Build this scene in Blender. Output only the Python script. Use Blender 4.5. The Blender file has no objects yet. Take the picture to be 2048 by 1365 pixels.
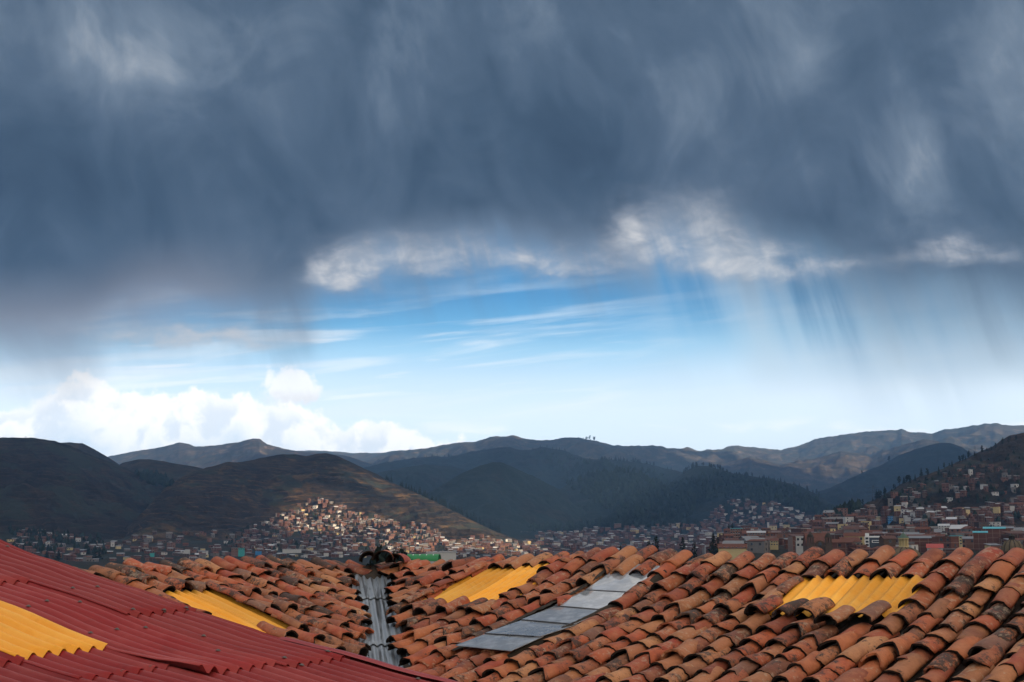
import bpy, bmesh, math, random
import numpy as np
from mathutils import Matrix, Vector

random.seed(7)
rng = np.random.default_rng(11)
SC = bpy.context.scene
COL = SC.collection

# ------------------------------------------------------------------ camera
F_PX, PX_W, PX_H, HORIZON = 2600.0, 2048.0, 1365.0, 1100.0
PITCH = math.atan((HORIZON - PX_H / 2) / F_PX)
cam_data = bpy.data.cameras.new('camera')
cam_data.sensor_width = 36.0
cam_data.lens = 36.0 * F_PX / PX_W
cam_data.clip_start = 0.1
cam_data.clip_end = 60000.0
cam = bpy.data.objects.new('camera', cam_data)
COL.objects.link(cam)
cam.location = (0, 0, 0)
cam.rotation_euler = (math.pi / 2 + PITCH, 0, 0)
SC.camera = cam


def ray(px, py):
    """direction (y = 1) of the line of sight through a point of the photograph"""
    xc = (px - PX_W / 2) / F_PX
    zc = -(py - PX_H / 2) / F_PX
    y = math.cos(PITCH) - zc * math.sin(PITCH)
    z = math.sin(PITCH) + zc * math.cos(PITCH)
    return xc / y, 1.0, z / y


def azel(px, py):
    x, y, z = ray(px, py)
    return math.degrees(math.atan2(x, y)), math.degrees(math.atan2(z, math.hypot(x, y)))


def project(x, y, z):
    """vectorised: world point -> photograph pixel"""
    yc = y * math.cos(PITCH) + z * math.sin(PITCH)
    zc = -y * math.sin(PITCH) + z * math.cos(PITCH)
    return PX_W / 2 + F_PX * x / yc, PX_H / 2 - F_PX * zc / yc


# ------------------------------------------------------------------ light
SUN_AZ, SUN_EL = math.radians(128.0), math.radians(19.0)     # to the right of and behind the camera
SUN_DIR = Vector((math.sin(SUN_AZ) * math.cos(SUN_EL), math.cos(SUN_AZ) * math.cos(SUN_EL), math.sin(SUN_EL)))
sun_data = bpy.data.lights.new('sun', 'SUN')
sun_data.energy = 5.0
sun_data.angle = math.radians(0.53)
sun_data.color = (1.0, 0.76, 0.49)
sun = bpy.data.objects.new('sun', sun_data)
COL.objects.link(sun)
sun.rotation_euler = (-SUN_DIR).to_track_quat('-Z', 'Y').to_euler()

SC.render.engine = 'CYCLES'
SC.view_settings.view_transform = 'Standard'
SC.view_settings.look = 'None'
EXPOSURE = 1.2                                   # exposed for the shade under the storm
SC.view_settings.exposure = EXPOSURE
SC.view_settings.gamma = 1.0
SC.view_settings.use_curve_mapping = False
SC.cycles.use_denoising = True
SC.cycles.max_bounces = 6
SC.cycles.diffuse_bounces = 3
SC.cycles.glossy_bounces = 3
SC.cycles.transmission_bounces = 4
SC.cycles.volume_bounces = 0
SC.cycles.transparent_max_bounces = 8
SC.cycles.caustics_reflective = False
SC.cycles.caustics_refractive = False


# ------------------------------------------------------------------ node expressions
class X:
    """a float socket of a node tree with arithmetic on it"""
    def __init__(self, g, s):
        self.g, self.s = g, s

    def _m(self, op, *a):
        return self.g.math(op, self, *a)

    def __add__(self, o): return self._m('ADD', o)
    def __radd__(self, o): return self._m('ADD', o)
    def __sub__(self, o): return self._m('SUBTRACT', o)
    def __rsub__(self, o): return self.g.math('SUBTRACT', o, self)
    def __mul__(self, o): return self._m('MULTIPLY', o)
    def __rmul__(self, o): return self._m('MULTIPLY', o)
    def __truediv__(self, o): return self._m('DIVIDE', o)
    def __pow__(self, o): return self._m('POWER', o)


class G:
    def __init__(self, tree):
        self.t = tree
        tree.nodes.clear()

    def node(self, kind, **kw):
        n = self.t.nodes.new(kind)
        for k, v in kw.items():
            setattr(n, k, v)
        return n

    def put(self, inp, v):
        if isinstance(v, X):
            v = v.s
        if isinstance(v, bpy.types.NodeSocket):
            self.t.links.new(v, inp)
        elif isinstance(v, (tuple, list)) and len(v) == 3 and inp.type == 'RGBA':
            inp.default_value = (*v, 1.0)
        else:
            inp.default_value = v

    def math(self, op, *a, clamp=False):
        n = self.node('ShaderNodeMath', operation=op, use_clamp=clamp)
        for i, v in enumerate(a):
            self.put(n.inputs[i], v)
        return X(self, n.outputs[0])

    def clamp(self, a):
        return self.math('ADD', a, 0.0, clamp=True)

    def step(self, v, lo, hi, a=0.0, b=1.0):
        n = self.node('ShaderNodeMapRange', interpolation_type='SMOOTHSTEP')
        for i, q in enumerate((v, lo, hi, a, b)):
            self.put(n.inputs[i], q)
        return X(self, n.outputs[0])

    def lin(self, v, lo, hi, a=0.0, b=1.0):
        n = self.node('ShaderNodeMapRange', interpolation_type='LINEAR')
        for i, q in enumerate((v, lo, hi, a, b)):
            self.put(n.inputs[i], q)
        return X(self, n.outputs[0])

    def curve(self, v, lo, hi, pts, ylo, yhi):
        """piecewise curve through pts [(x, y)] in real units"""
        n = self.node('ShaderNodeFloatCurve')
        c = n.mapping.curves[0]
        pts = sorted(pts)
        q = [((x - lo) / (hi - lo), (y - ylo) / (yhi - ylo)) for x, y in pts]
        while len(c.points) < len(q):
            c.points.new(0.5, 0.5)
        for k, (x, y) in zip(c.points, q):
            k.location = (x, y)
            k.handle_type = 'AUTO_CLAMPED'
        n.mapping.update()
        self.put(n.inputs['Value'], self.lin(v, lo, hi))
        return X(self, n.outputs[0]) * (yhi - ylo) + ylo

    def vec(self, x, y, z):
        n = self.node('ShaderNodeCombineXYZ')
        for i, v in enumerate((x, y, z)):
            self.put(n.inputs[i], v)
        return n.outputs[0]

    def noise(self, vec, scale=1.0, detail=4.0, rough=0.5, dist=0.0):
        n = self.node('ShaderNodeTexNoise', noise_dimensions='3D')
        if vec is not None:
            self.put(n.inputs['Vector'], vec)
        self.put(n.inputs['Scale'], scale)
        n.inputs['Detail'].default_value = detail
        n.inputs['Roughness'].default_value = rough
        n.inputs['Distortion'].default_value = dist
        return X(self, n.outputs['Fac'] if 'Fac' in n.outputs else n.outputs[0])

    def mix(self, f, a, b, blend='MIX'):
        n = self.node('ShaderNodeMix', data_type='RGBA', blend_type=blend)
        self.put(n.inputs['Factor'], f)
        self.put(n.inputs['A'] if False else n.inputs[6], a)
        self.put(n.inputs[7], b)
        return n.outputs[2]

    def scale_col(self, c, k):
        n = self.node('ShaderNodeVectorMath', operation='SCALE')
        self.put(n.inputs[0], c)
        self.put(n.inputs['Scale'], k)
        return n.outputs[0]

    def ramp(self, v, stops, interp='LINEAR'):
        n = self.node('ShaderNodeValToRGB')
        n.color_ramp.interpolation = interp
        e = n.color_ramp.elements
        while len(e) < len(stops):
            e.new(0.5)
        for k, (p, c) in zip(e, stops):
            k.position = p
            k.color = (*c, 1.0)
        self.put(n.inputs[0], v)
        return n.outputs[0]


def srgb(r, g, b):
    f = lambda c: (c / 255 / 12.92) if c <= 10 else ((c / 255 + 0.055) / 1.055) ** 2.4
    return (f(r), f(g), f(b))


# ------------------------------------------------------------------ sky
world = bpy.data.worlds.new('World')
SC.world = world
world.use_nodes = True
world.cycles.sampling_method = 'MANUAL'
world.cycles.sample_map_resolution = 256


def build_sky():
    g = G(world.node_tree)
    out = g.node('ShaderNodeOutputWorld')
    bg = g.node('ShaderNodeBackground')
    STR = 0.05
    bg.inputs['Strength'].default_value = STR
    g.t.links.new(bg.outputs[0], out.inputs[0])
    sky = g.node('ShaderNodeTexSky', sky_type='NISHITA')
    sky.sun_disc = False
    sky.sun_elevation = SUN_EL
    sky.sun_rotation = SUN_AZ
    sky.altitude = 3400.0
    sky.air_density = 1.0
    sky.dust_density = 0.6
    sky.ozone_density = 1.5
    tc = g.node('ShaderNodeTexCoord')
    sep = g.node('ShaderNodeSeparateXYZ')
    g.t.links.new(tc.outputs['Generated'], sep.inputs[0])
    x, y, z = (X(g, sep.outputs[i]) for i in range(3))
    az = g.math('ARCTAN2', x, y) * (180 / math.pi)
    zc = g.math('MINIMUM', g.math('MAXIMUM', z, -1.0), 1.0)
    el = g.math('ARCSINE', zc) * (180 / math.pi)
    hyp = g.math('SQRT', x * x + y * y) + 1e-4
    cx, cy = x / hyp, y / hyp                     # a point on the unit circle: no seam behind

    def box(a0, a1, e0, e1, sa, se):
        """soft patch of sky, bounds in degrees"""
        return (g.step(az, a0 - sa, a0 + sa) * g.step(az, a1 + sa, a1 - sa)
                * g.step(el, e0 - se, e0 + se) * g.step(el, e1 + se, e1 - se))

    wv = g.vec(cx * 1.0, cy * 1.0, el * 0.035)
    wa = az + (g.noise(wv, 14.0, 4.0, 0.6) - 0.5) * 5.0
    we = el + (g.noise(wv, 17.0, 4.0, 0.6, 0.2) - 0.5) * 2.2

    def wisp(px, py, rx, ry):
        a, e = azel(px, py)
        return g.math('EXPONENT', (g.math('MULTIPLY', (wa - a) / rx, (wa - a) / rx) + g.math('MULTIPLY', (we - e) / ry, (we - e) / ry)) * -1.0)

    def blob(px, py, rx, ry, power=1.0):
        """soft round cloud centred where the photograph shows it; radii in degrees"""
        a, e = azel(px, py)
        d2 = ((az - a) / rx) ** 2.0 if False else g.math('MULTIPLY', (az - a) / rx, (az - a) / rx)
        e2 = g.math('MULTIPLY', (el - e) / ry, (el - e) / ry)
        return g.math('EXPONENT', (d2 + e2) * -1.0)

    K = 1.0 / STR / 2 ** EXPOSURE                                 # cloud radiance -> colour in front of the strength

    def rad(c, k=1.0):
        return tuple(v * K * k for v in c)

    # clear sky with its whitish air towards the horizon
    base = g.scale_col(sky.outputs[0], 1.0)
    blue = g.ramp(g.lin(el - g.step(az, 4.0, 16.0) * 0.9, 0.0, 14.0), [
        (0.00, srgb(244, 249, 252)), (0.42, srgb(231, 244, 251)), (0.53, srgb(208, 232, 246)),
        (0.62, srgb(165, 211, 237)), (0.70, srgb(106, 176, 219)), (0.79, srgb(72, 150, 202)), (1.0, srgb(62, 138, 190))])
    col = g.mix(0.86, base, g.scale_col(blue, K))

    # streaks drifting through the clear gap
    slant = el - az * 0.10
    cir = g.noise(g.vec(cx * 5.0, cy * 5.0, slant * 1.15), 1.0, 6.0, 0.55, 0.4)
    cir2 = g.noise(g.vec(cx * 9.0 + 4.0, cy * 9.0, slant * 2.4), 1.0, 4.0, 0.5, 0.6)
    cirm = g.step(cir, 0.47, 0.68) * g.step(el, 3.0, 5.5) * g.step(el, 13.0, 9.0) * (0.35 + 0.65 * g.step(az, 10.0, -2.0))
    col = g.mix(cirm * 0.75, col, rad(srgb(226, 238, 246)))
    cirn = g.step(cir2, 0.55, 0.72) * g.step(el, 5.0, 6.5) * g.step(el, 10.5, 8.5) * g.step(az, 9.0, -1.0)
    col = g.mix(cirn * 0.6, col, rad(srgb(240, 246, 250)))
    # faint low bars of cloud near the horizon
    low = g.noise(g.vec(cx * 14.0 + 2.0, cy * 14.0, el * 1.3), 1.0, 5.0, 0.5, 0.3)
    lowm = g.step(low, 0.53, 0.66) * g.step(el, 6.2, 4.6)
    col = g.mix(lowm * 0.8, col, rad(srgb(252, 252, 252)))

    # heaped white clouds low on the left
    pts = [azel(px, py) for px, py in [(-500, 800), (-200, 790), (0, 795), (60, 785), (110, 762), (160, 757), (215, 775), (260, 785), (330, 780), (390, 772),
                                       (450, 785), (520, 787), (575, 800), (640, 822), (690, 850), (730, 838), (790, 845), (850, 862), (930, 880), (1100, 930), (1500, 960)]]
    top = g.curve(az, -40, 12, [(-40, 7.0)] + pts[1:-1] + [(12, 0.0)], -2.0, 10.0)
    cv = g.vec(cx * 1.0, cy * 1.0, el * (math.pi / 180))
    b1 = g.noise(cv, 26.0, 5.0, 0.55, 0.3)
    b2 = g.noise(cv, 85.0, 5.0, 0.6, 0.2)
    heap_h = top + (b1 - 0.5) * 2.4 + (b2 - 0.5) * 1.3
    heap = g.step(heap_h - el, -0.05, 0.28)
    heap = heap * g.step(az, 6.0, 0.0)
    hs = g.noise(g.vec(cx + 0.011, cy, el * (math.pi / 180) - 0.012), 26.0, 5.0, 0.55, 0.3)
    shade = g.step((b1 - hs) * 1.0 + (b2 - 0.5) * 0.35, -0.10, 0.06)
    shade = g.clamp(shade + g.step(heap_h - el, 1.1, 0.1) * 0.8)
    under = g.step(heap_h - el + (b1 - 0.5) * 2.5, 3.8, 1.4)
    heapc = g.mix(shade, rad(srgb(226, 232, 238)), rad((1.05, 1.02, 0.97)))
    heapc = g.mix(under, rad(srgb(208, 222, 234)), heapc)
    col = g.mix(heap, col, heapc)
    # small detached puff
    pa, pe = azel(592, 775)
    pr = g.math('SQRT', g.math('MULTIPLY', (az - pa) / 1.35, (az - pa) / 1.35) + g.math('MULTIPLY', (el - pe) / 0.75, (el - pe) / 0.75))
    puff = g.step(pr + (b2 - 0.5) * 1.9 + (b1 - 0.5) * 1.5, 1.15, 0.75)
    col = g.mix(puff * 0.92, col, g.mix(g.step(el + (b2 - .5) * 1.5, pe - 0.7, pe + 0.2), rad(srgb(232, 230, 230)), rad(srgb(252, 251, 249))))

    col = g.scale_col(col, 1.0 + 1.75 * g.math('EXPONENT', g.math('MAXIMUM', el, 0.0) * -0.125))
    # -------- the storm: a dark sheet with rain falling out of it
    edge_px = [(-900, 720), (-400, 712), (-100, 715), (60, 712), (170, 702), (240, 672), (330, 650), (430, 645), (520, 645), (590, 635), (640, 580), (700, 535), (800, 520), (900, 520), (1000, 520),
               (1100, 530), (1190, 530), (1260, 505), (1350, 485), (1430, 485), (1500, 505), (1560, 535), (1640, 560), (1720, 590), (1800, 610), (1900, 605), (2000, 600), (2100, 600), (2400, 620), (2900, 640)]
    epts = [azel(*q) for q in edge_px]
    edge = g.curve(az, -40, 40, [(-40, epts[0][1])] + epts[1:-1] + [(40, epts[-1][1])], 0.0, 20.0)
    lean = el - edge
    sa = az + lean * 0.30                                        # rain leans a little with the wind
    rs = g.math('SINE', sa * (math.pi / 180))
    rc_ = g.math('COSINE', sa * (math.pi / 180))
    s1 = g.noise(g.vec(rs * 22.0, rc_ * 22.0, el * 0.045), 1.0, 2.0, 0.5)
    s2 = g.noise(g.vec(rs * 75.0, rc_ * 75.0, el * 0.10), 1.0, 3.0, 0.6)
    big = g.noise(g.vec(cx * 3.0 + 7.0, cy * 3.0, el * 0.075), 1.0, 4.0, 0.5, 0.5)
    # grey of the sheet: slate blue with paler and darker drifts
    s3 = g.noise(g.vec(rs * 150.0, rc_ * 150.0, el * 0.30), 1.0, 3.0, 0.6)
    mott = g.noise(g.vec(cx * 11.0 + 3.0, cy * 11.0, el * 0.16 + az * 0.02), 1.0, 6.0, 0.62, 0.8)
    calm = 1.0 - 0.75 * g.step(az, -8.0, -14.0)
    stormh = lean + (s1 - 0.5) * 2.6 * calm + (s2 - 0.5) * 1.0 * calm + (mott - 0.5) * 2.4
    storm = g.step(stormh, -2.6, 2.2)
    tone = g.clamp(big * 0.85 + mott * 1.05 - 0.50 + (s1 - 0.5) * 0.24 + (s2 - 0.5) * 0.10 + (s3 - 0.5) * 0.05)
    tone = g.clamp(tone + blob(170, 90, 7.5, 2.6) * 0.34 + blob(2040, 140, 2.8, 4.0) * 0.30 + blob(1430, 120, 5.0, 2.4) * 0.08 - blob(330, 390, 7.5, 2.6) * 0.20 - blob(1120, 320, 6.5, 2.6) * 0.14
                   - blob(1580, 440, 2.6, 1.6) * 0.16 + blob(1830, 340, 2.0, 2.0) * 0.34 * g.step(s1 + (mott - .5), 0.10, 0.75))
    dark = g.ramp(tone, [(0.0, srgb(52, 69, 89)), (0.25, srgb(68, 87, 108)), (0.5, srgb(88, 106, 127)), (0.75, srgb(120, 136, 154)), (1.0, srgb(172, 181, 191))])
    # towards its lower rim the sheet thins to lilac grey
    rim = g.step(stormh, 2.4, 0.0)
    dark = g.mix(rim * 0.55, dark, g.mix(g.step(az, 4.0, 12.0), srgb(158, 168, 182), srgb(130, 153, 174)))
    lilac = g.step(az, -9.0, -16.0) * g.step(lean, 4.2, 0.4)
    dark = g.mix(lilac * 0.8, dark, srgb(158, 159, 170))
    storm_col = g.scale_col(dark, K)
    # rain and light reaching down on the right
    veil_t = g.clamp(g.step(lean, -9.0, -0.5) * g.step(az, 4.0, 11.0))
    veil_s = g.step(s1 + (s2 - 0.5) * 0.35, 0.24, 0.70)
    v_dark = veil_t * (1.0 - veil_s) * g.step(lean, -6.5, -0.5)
    v_lite = veil_t * veil_s * g.step(el, 6.0, 8.0)
    col = g.mix(v_dark * 0.85, col, rad(srgb(74, 122, 162)))
    col = g.mix(v_lite * 0.75, col, rad(srgb(216, 234, 245)))
    # thin rain under the middle of the sheet, in front of the blue
    veil_m = g.step(lean, -4.0, 0.2) * g.step(s1 + (s2 - 0.5) * 0.4, 0.30, 0.75) * calm
    col = g.mix(veil_m * 0.6, col, rad(srgb(120, 150, 178)))
    # bright scraps of cloud hanging along the rim
    scr = g.noise(g.vec(cx * 16.0, cy * 16.0, el * 0.5), 1.0, 6.0, 0.55, 0.5)
    def fringe(px, py, rx, up, k):
        """cloud lit from beyond: firm below, dissolving upward into the rain"""
        a, e = azel(px, py)
        q = (wa - a) / (rx * 1.25)
        side = g.math('EXPONENT', g.math('MULTIPLY', q, q) * -1.0)
        h = we - e
        return side * g.step(h, -0.45, 0.55) * g.step(h, up * 1.15, 0.2) * k
    streak = 0.70 + 0.6 * g.step(s1 * 0.6 + s2 * 0.4, 0.32, 0.66)
    fr = (fringe(690, 575, 1.9, 2.4, 1.0) + fringe(840, 545, 2.6, 2.6, 0.62) + fringe(990, 545, 2.2, 2.8, 0.5) + fringe(1120, 553, 2.2, 1.5, 0.85)
          + fringe(1290, 508, 1.5, 3.4, 0.62) + fringe(1410, 545, 2.0, 4.2, 0.75) + fringe(1520, 570, 1.9, 2.2, 0.95) + fringe(1640, 552, 2.6, 0.9, 0.6)
          + fringe(1880, 525, 2.2, 1.6, 0.55) + fringe(1960, 540, 3.0, 1.8, 0.3) + fringe(280, 685, 3.4, 1.3, 0.8) + fringe(460, 692, 3.4, 1.0, 0.65))
    fr = fr * (streak * g.step(we, 8.0, 13.0) + (1.0 - g.step(we, 8.0, 13.0)))
    frm = g.clamp(g.step(fr * (0.4 + 1.2 * scr), 0.0, 1.1))
    frm = frm * (0.50 + 0.55 * g.step(g.noise(g.vec(cx * 30.0, cy * 30.0, el * 0.9), 1.0, 5.0, 0.6, 0.5), 0.32, 0.66))
    frc = g.mix(frm, rad(srgb(172, 182, 196)), rad(srgb(232, 232, 233)))
    col = g.mix(storm, col, storm_col)
    col = g.mix(frm * 0.92, col, frc)

    # above the sheet and round behind us: broken bright cloud, as the skylight panes mirror it
    ov = g.noise(g.vec(x * 3.0, y * 3.0, z * 4.0), 1.0, 6.0, 0.55, 0.4)
    ovc = g.mix(g.step(ov, 0.40, 0.60), rad(srgb(176, 189, 208)), rad((1.16, 1.10, 1.02)))
    hi = g.clamp(g.step(el + (big - 0.5) * 6.0, 26.0, 34.0) + g.step(cy, 0.55, -0.15) * g.step(el, 0.0, 22.0))
    col = g.mix(hi, col, ovc)
    g.put(bg.inputs['Color'], col)


build_sky()

# ------------------------------------------------------------------ helpers for objects
def tag(o, label=None, cat=None, group=None, kind='thing'):
    for k, v in (('label', label), ('category', cat), ('group', group), ('kind', kind)):
        if v:
            o[k] = v
    return o


def link(name, mesh, mat=None, parent=None, matrix=None):
    o = bpy.data.objects.new(name, mesh)
    COL.objects.link(o)
    if mat is not None and mesh is not None and not mesh.materials:
        for m in (mat if isinstance(mat, (list, tuple)) else [mat]):
            mesh.materials.append(m)
    if parent is not None:
        o.parent = parent
    if matrix is not None:
        o.matrix_basis = matrix
    return o


def empty(name, loc=(0, 0, 0), rz=0.0):
    o = bpy.data.objects.new(name, None)
    o.empty_display_size = 0.3
    COL.objects.link(o)
    o.location = loc
    o.rotation_euler = (0, 0, rz)
    return o


def mesh_from(name, verts, faces, smooth=False, mats=None):
    m = bpy.data.meshes.new(name)
    m.from_pydata([tuple(map(float, v)) for v in verts], [], [tuple(map(int, f)) for f in faces])
    if smooth:
        m.polygons.foreach_set('use_smooth', [True] * len(m.polygons))
    if mats is not None:
        m.polygons.foreach_set('material_index', mats)
    m.update()
    return m


def grid_mesh(name, P, smooth=True, keep=None):
    """P: array (n, m, 3) -> quad grid"""
    n, m = P.shape[:2]
    idx = np.arange(n * m).reshape(n, m)
    q = np.stack([idx[:-1, :-1], idx[1:, :-1], idx[1:, 1:], idx[:-1, 1:]], -1).reshape(-1, 4)
    if keep is not None:
        q = q[keep.reshape(-1)]
    me = bpy.data.meshes.new(name)
    me.vertices.add(n * m)
    me.vertices.foreach_set('co', P.reshape(-1).astype(np.float32))
    me.loops.add(q.size)
    me.loops.foreach_set('vertex_index', q.reshape(-1).astype(np.int32))
    me.polygons.add(len(q))
    me.polygons.foreach_set('loop_start', np.arange(0, q.size, 4, dtype=np.int32))
    me.polygons.foreach_set('loop_total', np.full(len(q), 4, dtype=np.int32))
    if smooth:
        me.polygons.foreach_set('use_smooth', np.ones(len(q), dtype=bool))
    me.update(calc_edges=True)
    return me


class MB:
    """collects simple solids, each face with a material slot"""
    def __init__(self):
        self.v, self.f, self.m = [], [], []

    def quad(self, a, b, c, d, m=0):
        k = len(self.v)
        self.v += [a, b, c, d]
        self.f.append((k, k + 1, k + 2, k + 3))
        self.m.append(m)

    def tri(self, a, b, c, m=0):
        k = len(self.v)
        self.v += [a, b, c]
        self.f.append((k, k + 1, k + 2))
        self.m.append(m)

    def box(self, x0, x1, y0, y1, z0, z1, m=0):
        k = len(self.v)
        self.v += [(x0, y0, z0), (x1, y0, z0), (x1, y1, z0), (x0, y1, z0), (x0, y0, z1), (x1, y0, z1), (x1, y1, z1), (x0, y1, z1)]
        for q in ((0, 3, 2, 1), (4, 5, 6, 7), (0, 1, 5, 4), (1, 2, 6, 5), (2, 3, 7, 6), (3, 0, 4, 7)):
            self.f.append(tuple(k + i for i in q))
            self.m.append(m)

    def lathe(self, prof, n=12, cx=0.0, cy=0.0, m=0, ribs=0.0):
        k = len(self.v)
        for r, z in prof:
            for i in range(n):
                a = 2 * math.pi * i / n
                rr = r * (1 + ribs * (i % 2))
                self.v.append((cx + rr * math.cos(a), cy + rr * math.sin(a), z))
        for j in range(len(prof) - 1):
            for i in range(n):
                i2 = (i + 1) % n
                self.f.append((k + j * n + i, k + j * n + i2, k + (j + 1) * n + i2, k + (j + 1) * n + i))
                self.m.append(m)

    def build(self, name, mats, parent=None, smooth=False, matrix=None):
        me = mesh_from(name, self.v, self.f, smooth, self.m)
        return link(name, me, mats, parent, matrix)


# ------------------------------------------------------------------ value noise for shapes
def _hash(ix, iy, seed):
    h = (ix.astype(np.int64) * 374761393 + iy.astype(np.int64) * 668265263 + seed * 974711) & 0x7fffffff
    h = ((h ^ (h >> 13)) * 1274126177) & 0x7fffffff
    return ((h ^ (h >> 16)) & 0xffff) / 65535.0


def vnoise(x, y, seed=0):
    x, y = np.asarray(x, float), np.asarray(y, float)
    ix, iy = np.floor(x), np.floor(y)
    fx, fy = x - ix, y - iy
    fx = fx * fx * fx * (fx * (fx * 6 - 15) + 10)
    fy = fy * fy * fy * (fy * (fy * 6 - 15) + 10)
    a = _hash(ix, iy, seed); b = _hash(ix + 1, iy, seed)
    c = _hash(ix, iy + 1, seed); d = _hash(ix + 1, iy + 1, seed)
    return (a + (b - a) * fx) * (1 - fy) + (c + (d - c) * fx) * fy


def fbm(x, y, seed=0, octaves=4, gain=0.5):
    s, a, t = 0.0, 1.0, 0.0
    for k in range(octaves):
        c, d = math.cos(0.6 * k), math.sin(0.6 * k)
        s = s + a * (vnoise((x * c - y * d) * 2 ** k + 17.3 * k, (x * d + y * c) * 2 ** k - 9.1 * k, seed + k) - 0.5)
        t += a
        a *= gain
    return s / t


def ridged(x, y, seed=0, octaves=5, gain=0.5):
    s, a, t = 0.0, 1.0, 0.0
    for k in range(octaves):
        c, d = math.cos(0.7 * k), math.sin(0.7 * k)
        n = vnoise((x * c - y * d) * 2 ** k + 31.7 * k, (x * d + y * c) * 2 ** k + 5.9 * k, seed + k)
        s = s + a * (1 - np.abs(2 * n - 1))
        t += a
        a *= gain
    return s / t - 0.5


# ------------------------------------------------------------------ materials
def mat_new(name):
    m = bpy.data.materials.new(name)
    m.use_nodes = True
    g = G(m.node_tree)
    out = g.node('ShaderNodeOutputMaterial')
    return m, g, out


def principled(g, out, color, rough=0.7, spec=0.3, metal=0.0, normal=None, **kw):
    b = g.node('ShaderNodeBsdfPrincipled')
    g.put(b.inputs['Base Color'], color)
    g.put(b.inputs['Roughness'], rough)
    g.put(b.inputs['Specular IOR Level'], spec)
    g.put(b.inputs['Metallic'], metal)
    for k, v in kw.items():
        g.put(b.inputs[k.replace('_', ' ')], v)
    if normal is not None:
        g.t.links.new(normal, b.inputs['Normal'])
    g.t.links.new(b.outputs[0], out.inputs['Surface'])
    return b


def bump(g, h, dist=0.01, strength=0.5):
    n = g.node('ShaderNodeBump')
    n.inputs['Strength'].default_value = strength
    n.inputs['Distance'].default_value = dist
    g.put(n.inputs['Height'], h)
    return n.outputs[0]


def plain(name, c, rough=0.75, spec=0.25, var=0.18, scale=0.6, metal=0.0):
    m, g, out = mat_new(name)
    tc = g.node('ShaderNodeTexCoord')
    n = g.noise(tc.outputs['Object'], scale, 5.0, 0.6)
    k = 1.0 + (n - 0.5) * (2 * var)
    principled(g, out, g.scale_col(tuple(c), k), rough, spec, metal)
    return m


def terracotta(name, island=False, mossy=0.0):
    m, g, out = mat_new(name)
    if island:
        gi = g.node('ShaderNodeNewGeometry')
        rnd = X(g, gi.outputs['Random Per Island'])
    else:
        oi = g.node('ShaderNodeObjectInfo')
        rnd = X(g, oi.outputs['Random'])
    tc = g.node('ShaderNodeTexCoord')
    mp = g.node('ShaderNodeVectorMath', operation='ADD')
    g.t.links.new(tc.outputs['Object'], mp.inputs[0])
    g.put(mp.inputs[1], g.vec(rnd * 91.0, rnd * 57.0, rnd * 33.0))
    P = mp.outputs[0]
    col = g.ramp(rnd, [(0.0, (0.287, 0.048, 0.022)), (0.10, (0.356, 0.080, 0.028)), (0.20, (0.148, 0.035, 0.020)), (0.32, (0.375, 0.113, 0.039)),
                       (0.44, (0.248, 0.039, 0.020)), (0.55, (0.356, 0.144, 0.057)), (0.64, (0.124, 0.045, 0.026)), (0.73, (0.366, 0.074, 0.026)),
                       (0.82, (0.276, 0.092, 0.039)), (0.91, (0.425, 0.199, 0.084)), (0.97, (0.188, 0.042, 0.024)), (1.0, (0.148, 0.088, 0.059))])
    big = g.noise(P, 5.0, 4.0, 0.6)
    col = g.mix(g.step(big, 0.42, 0.66) * 0.5, col, (0.34, 0.135, 0.062))
    col = g.mix(g.step(big, 0.50, 0.30) * 0.6, col, (0.155, 0.043, 0.022))
    fine = g.noise(P, 38.0, 4.0, 0.65)
    col = g.scale_col(col, 0.80 + fine * 0.66)
    # lichen and soot, in patches that differ from tile to tile
    r2 = g.math('FRACT', rnd * 7.31)
    lic = g.noise(P, 9.0, 6.0, 0.7)
    spk = g.noise(P, 55.0, 4.0, 0.75)
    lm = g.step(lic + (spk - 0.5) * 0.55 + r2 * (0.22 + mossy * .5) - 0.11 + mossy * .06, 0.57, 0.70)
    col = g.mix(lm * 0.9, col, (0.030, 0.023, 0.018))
    pale = g.noise(P, 21.0, 5.0, 0.7)
    r3 = g.math('FRACT', rnd * 13.7)
    pm = g.step(pale + r3 * 0.16, 0.66, 0.76)
    col = g.mix(pm * 0.45, col, (0.42, 0.32, 0.22))
    h = fine * 0.5 + lic * 0.8 + spk * 0.3
    principled(g, out, col, 0.60, 0.26, normal=bump(g, h, 0.006, 0.8))
    return m


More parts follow.
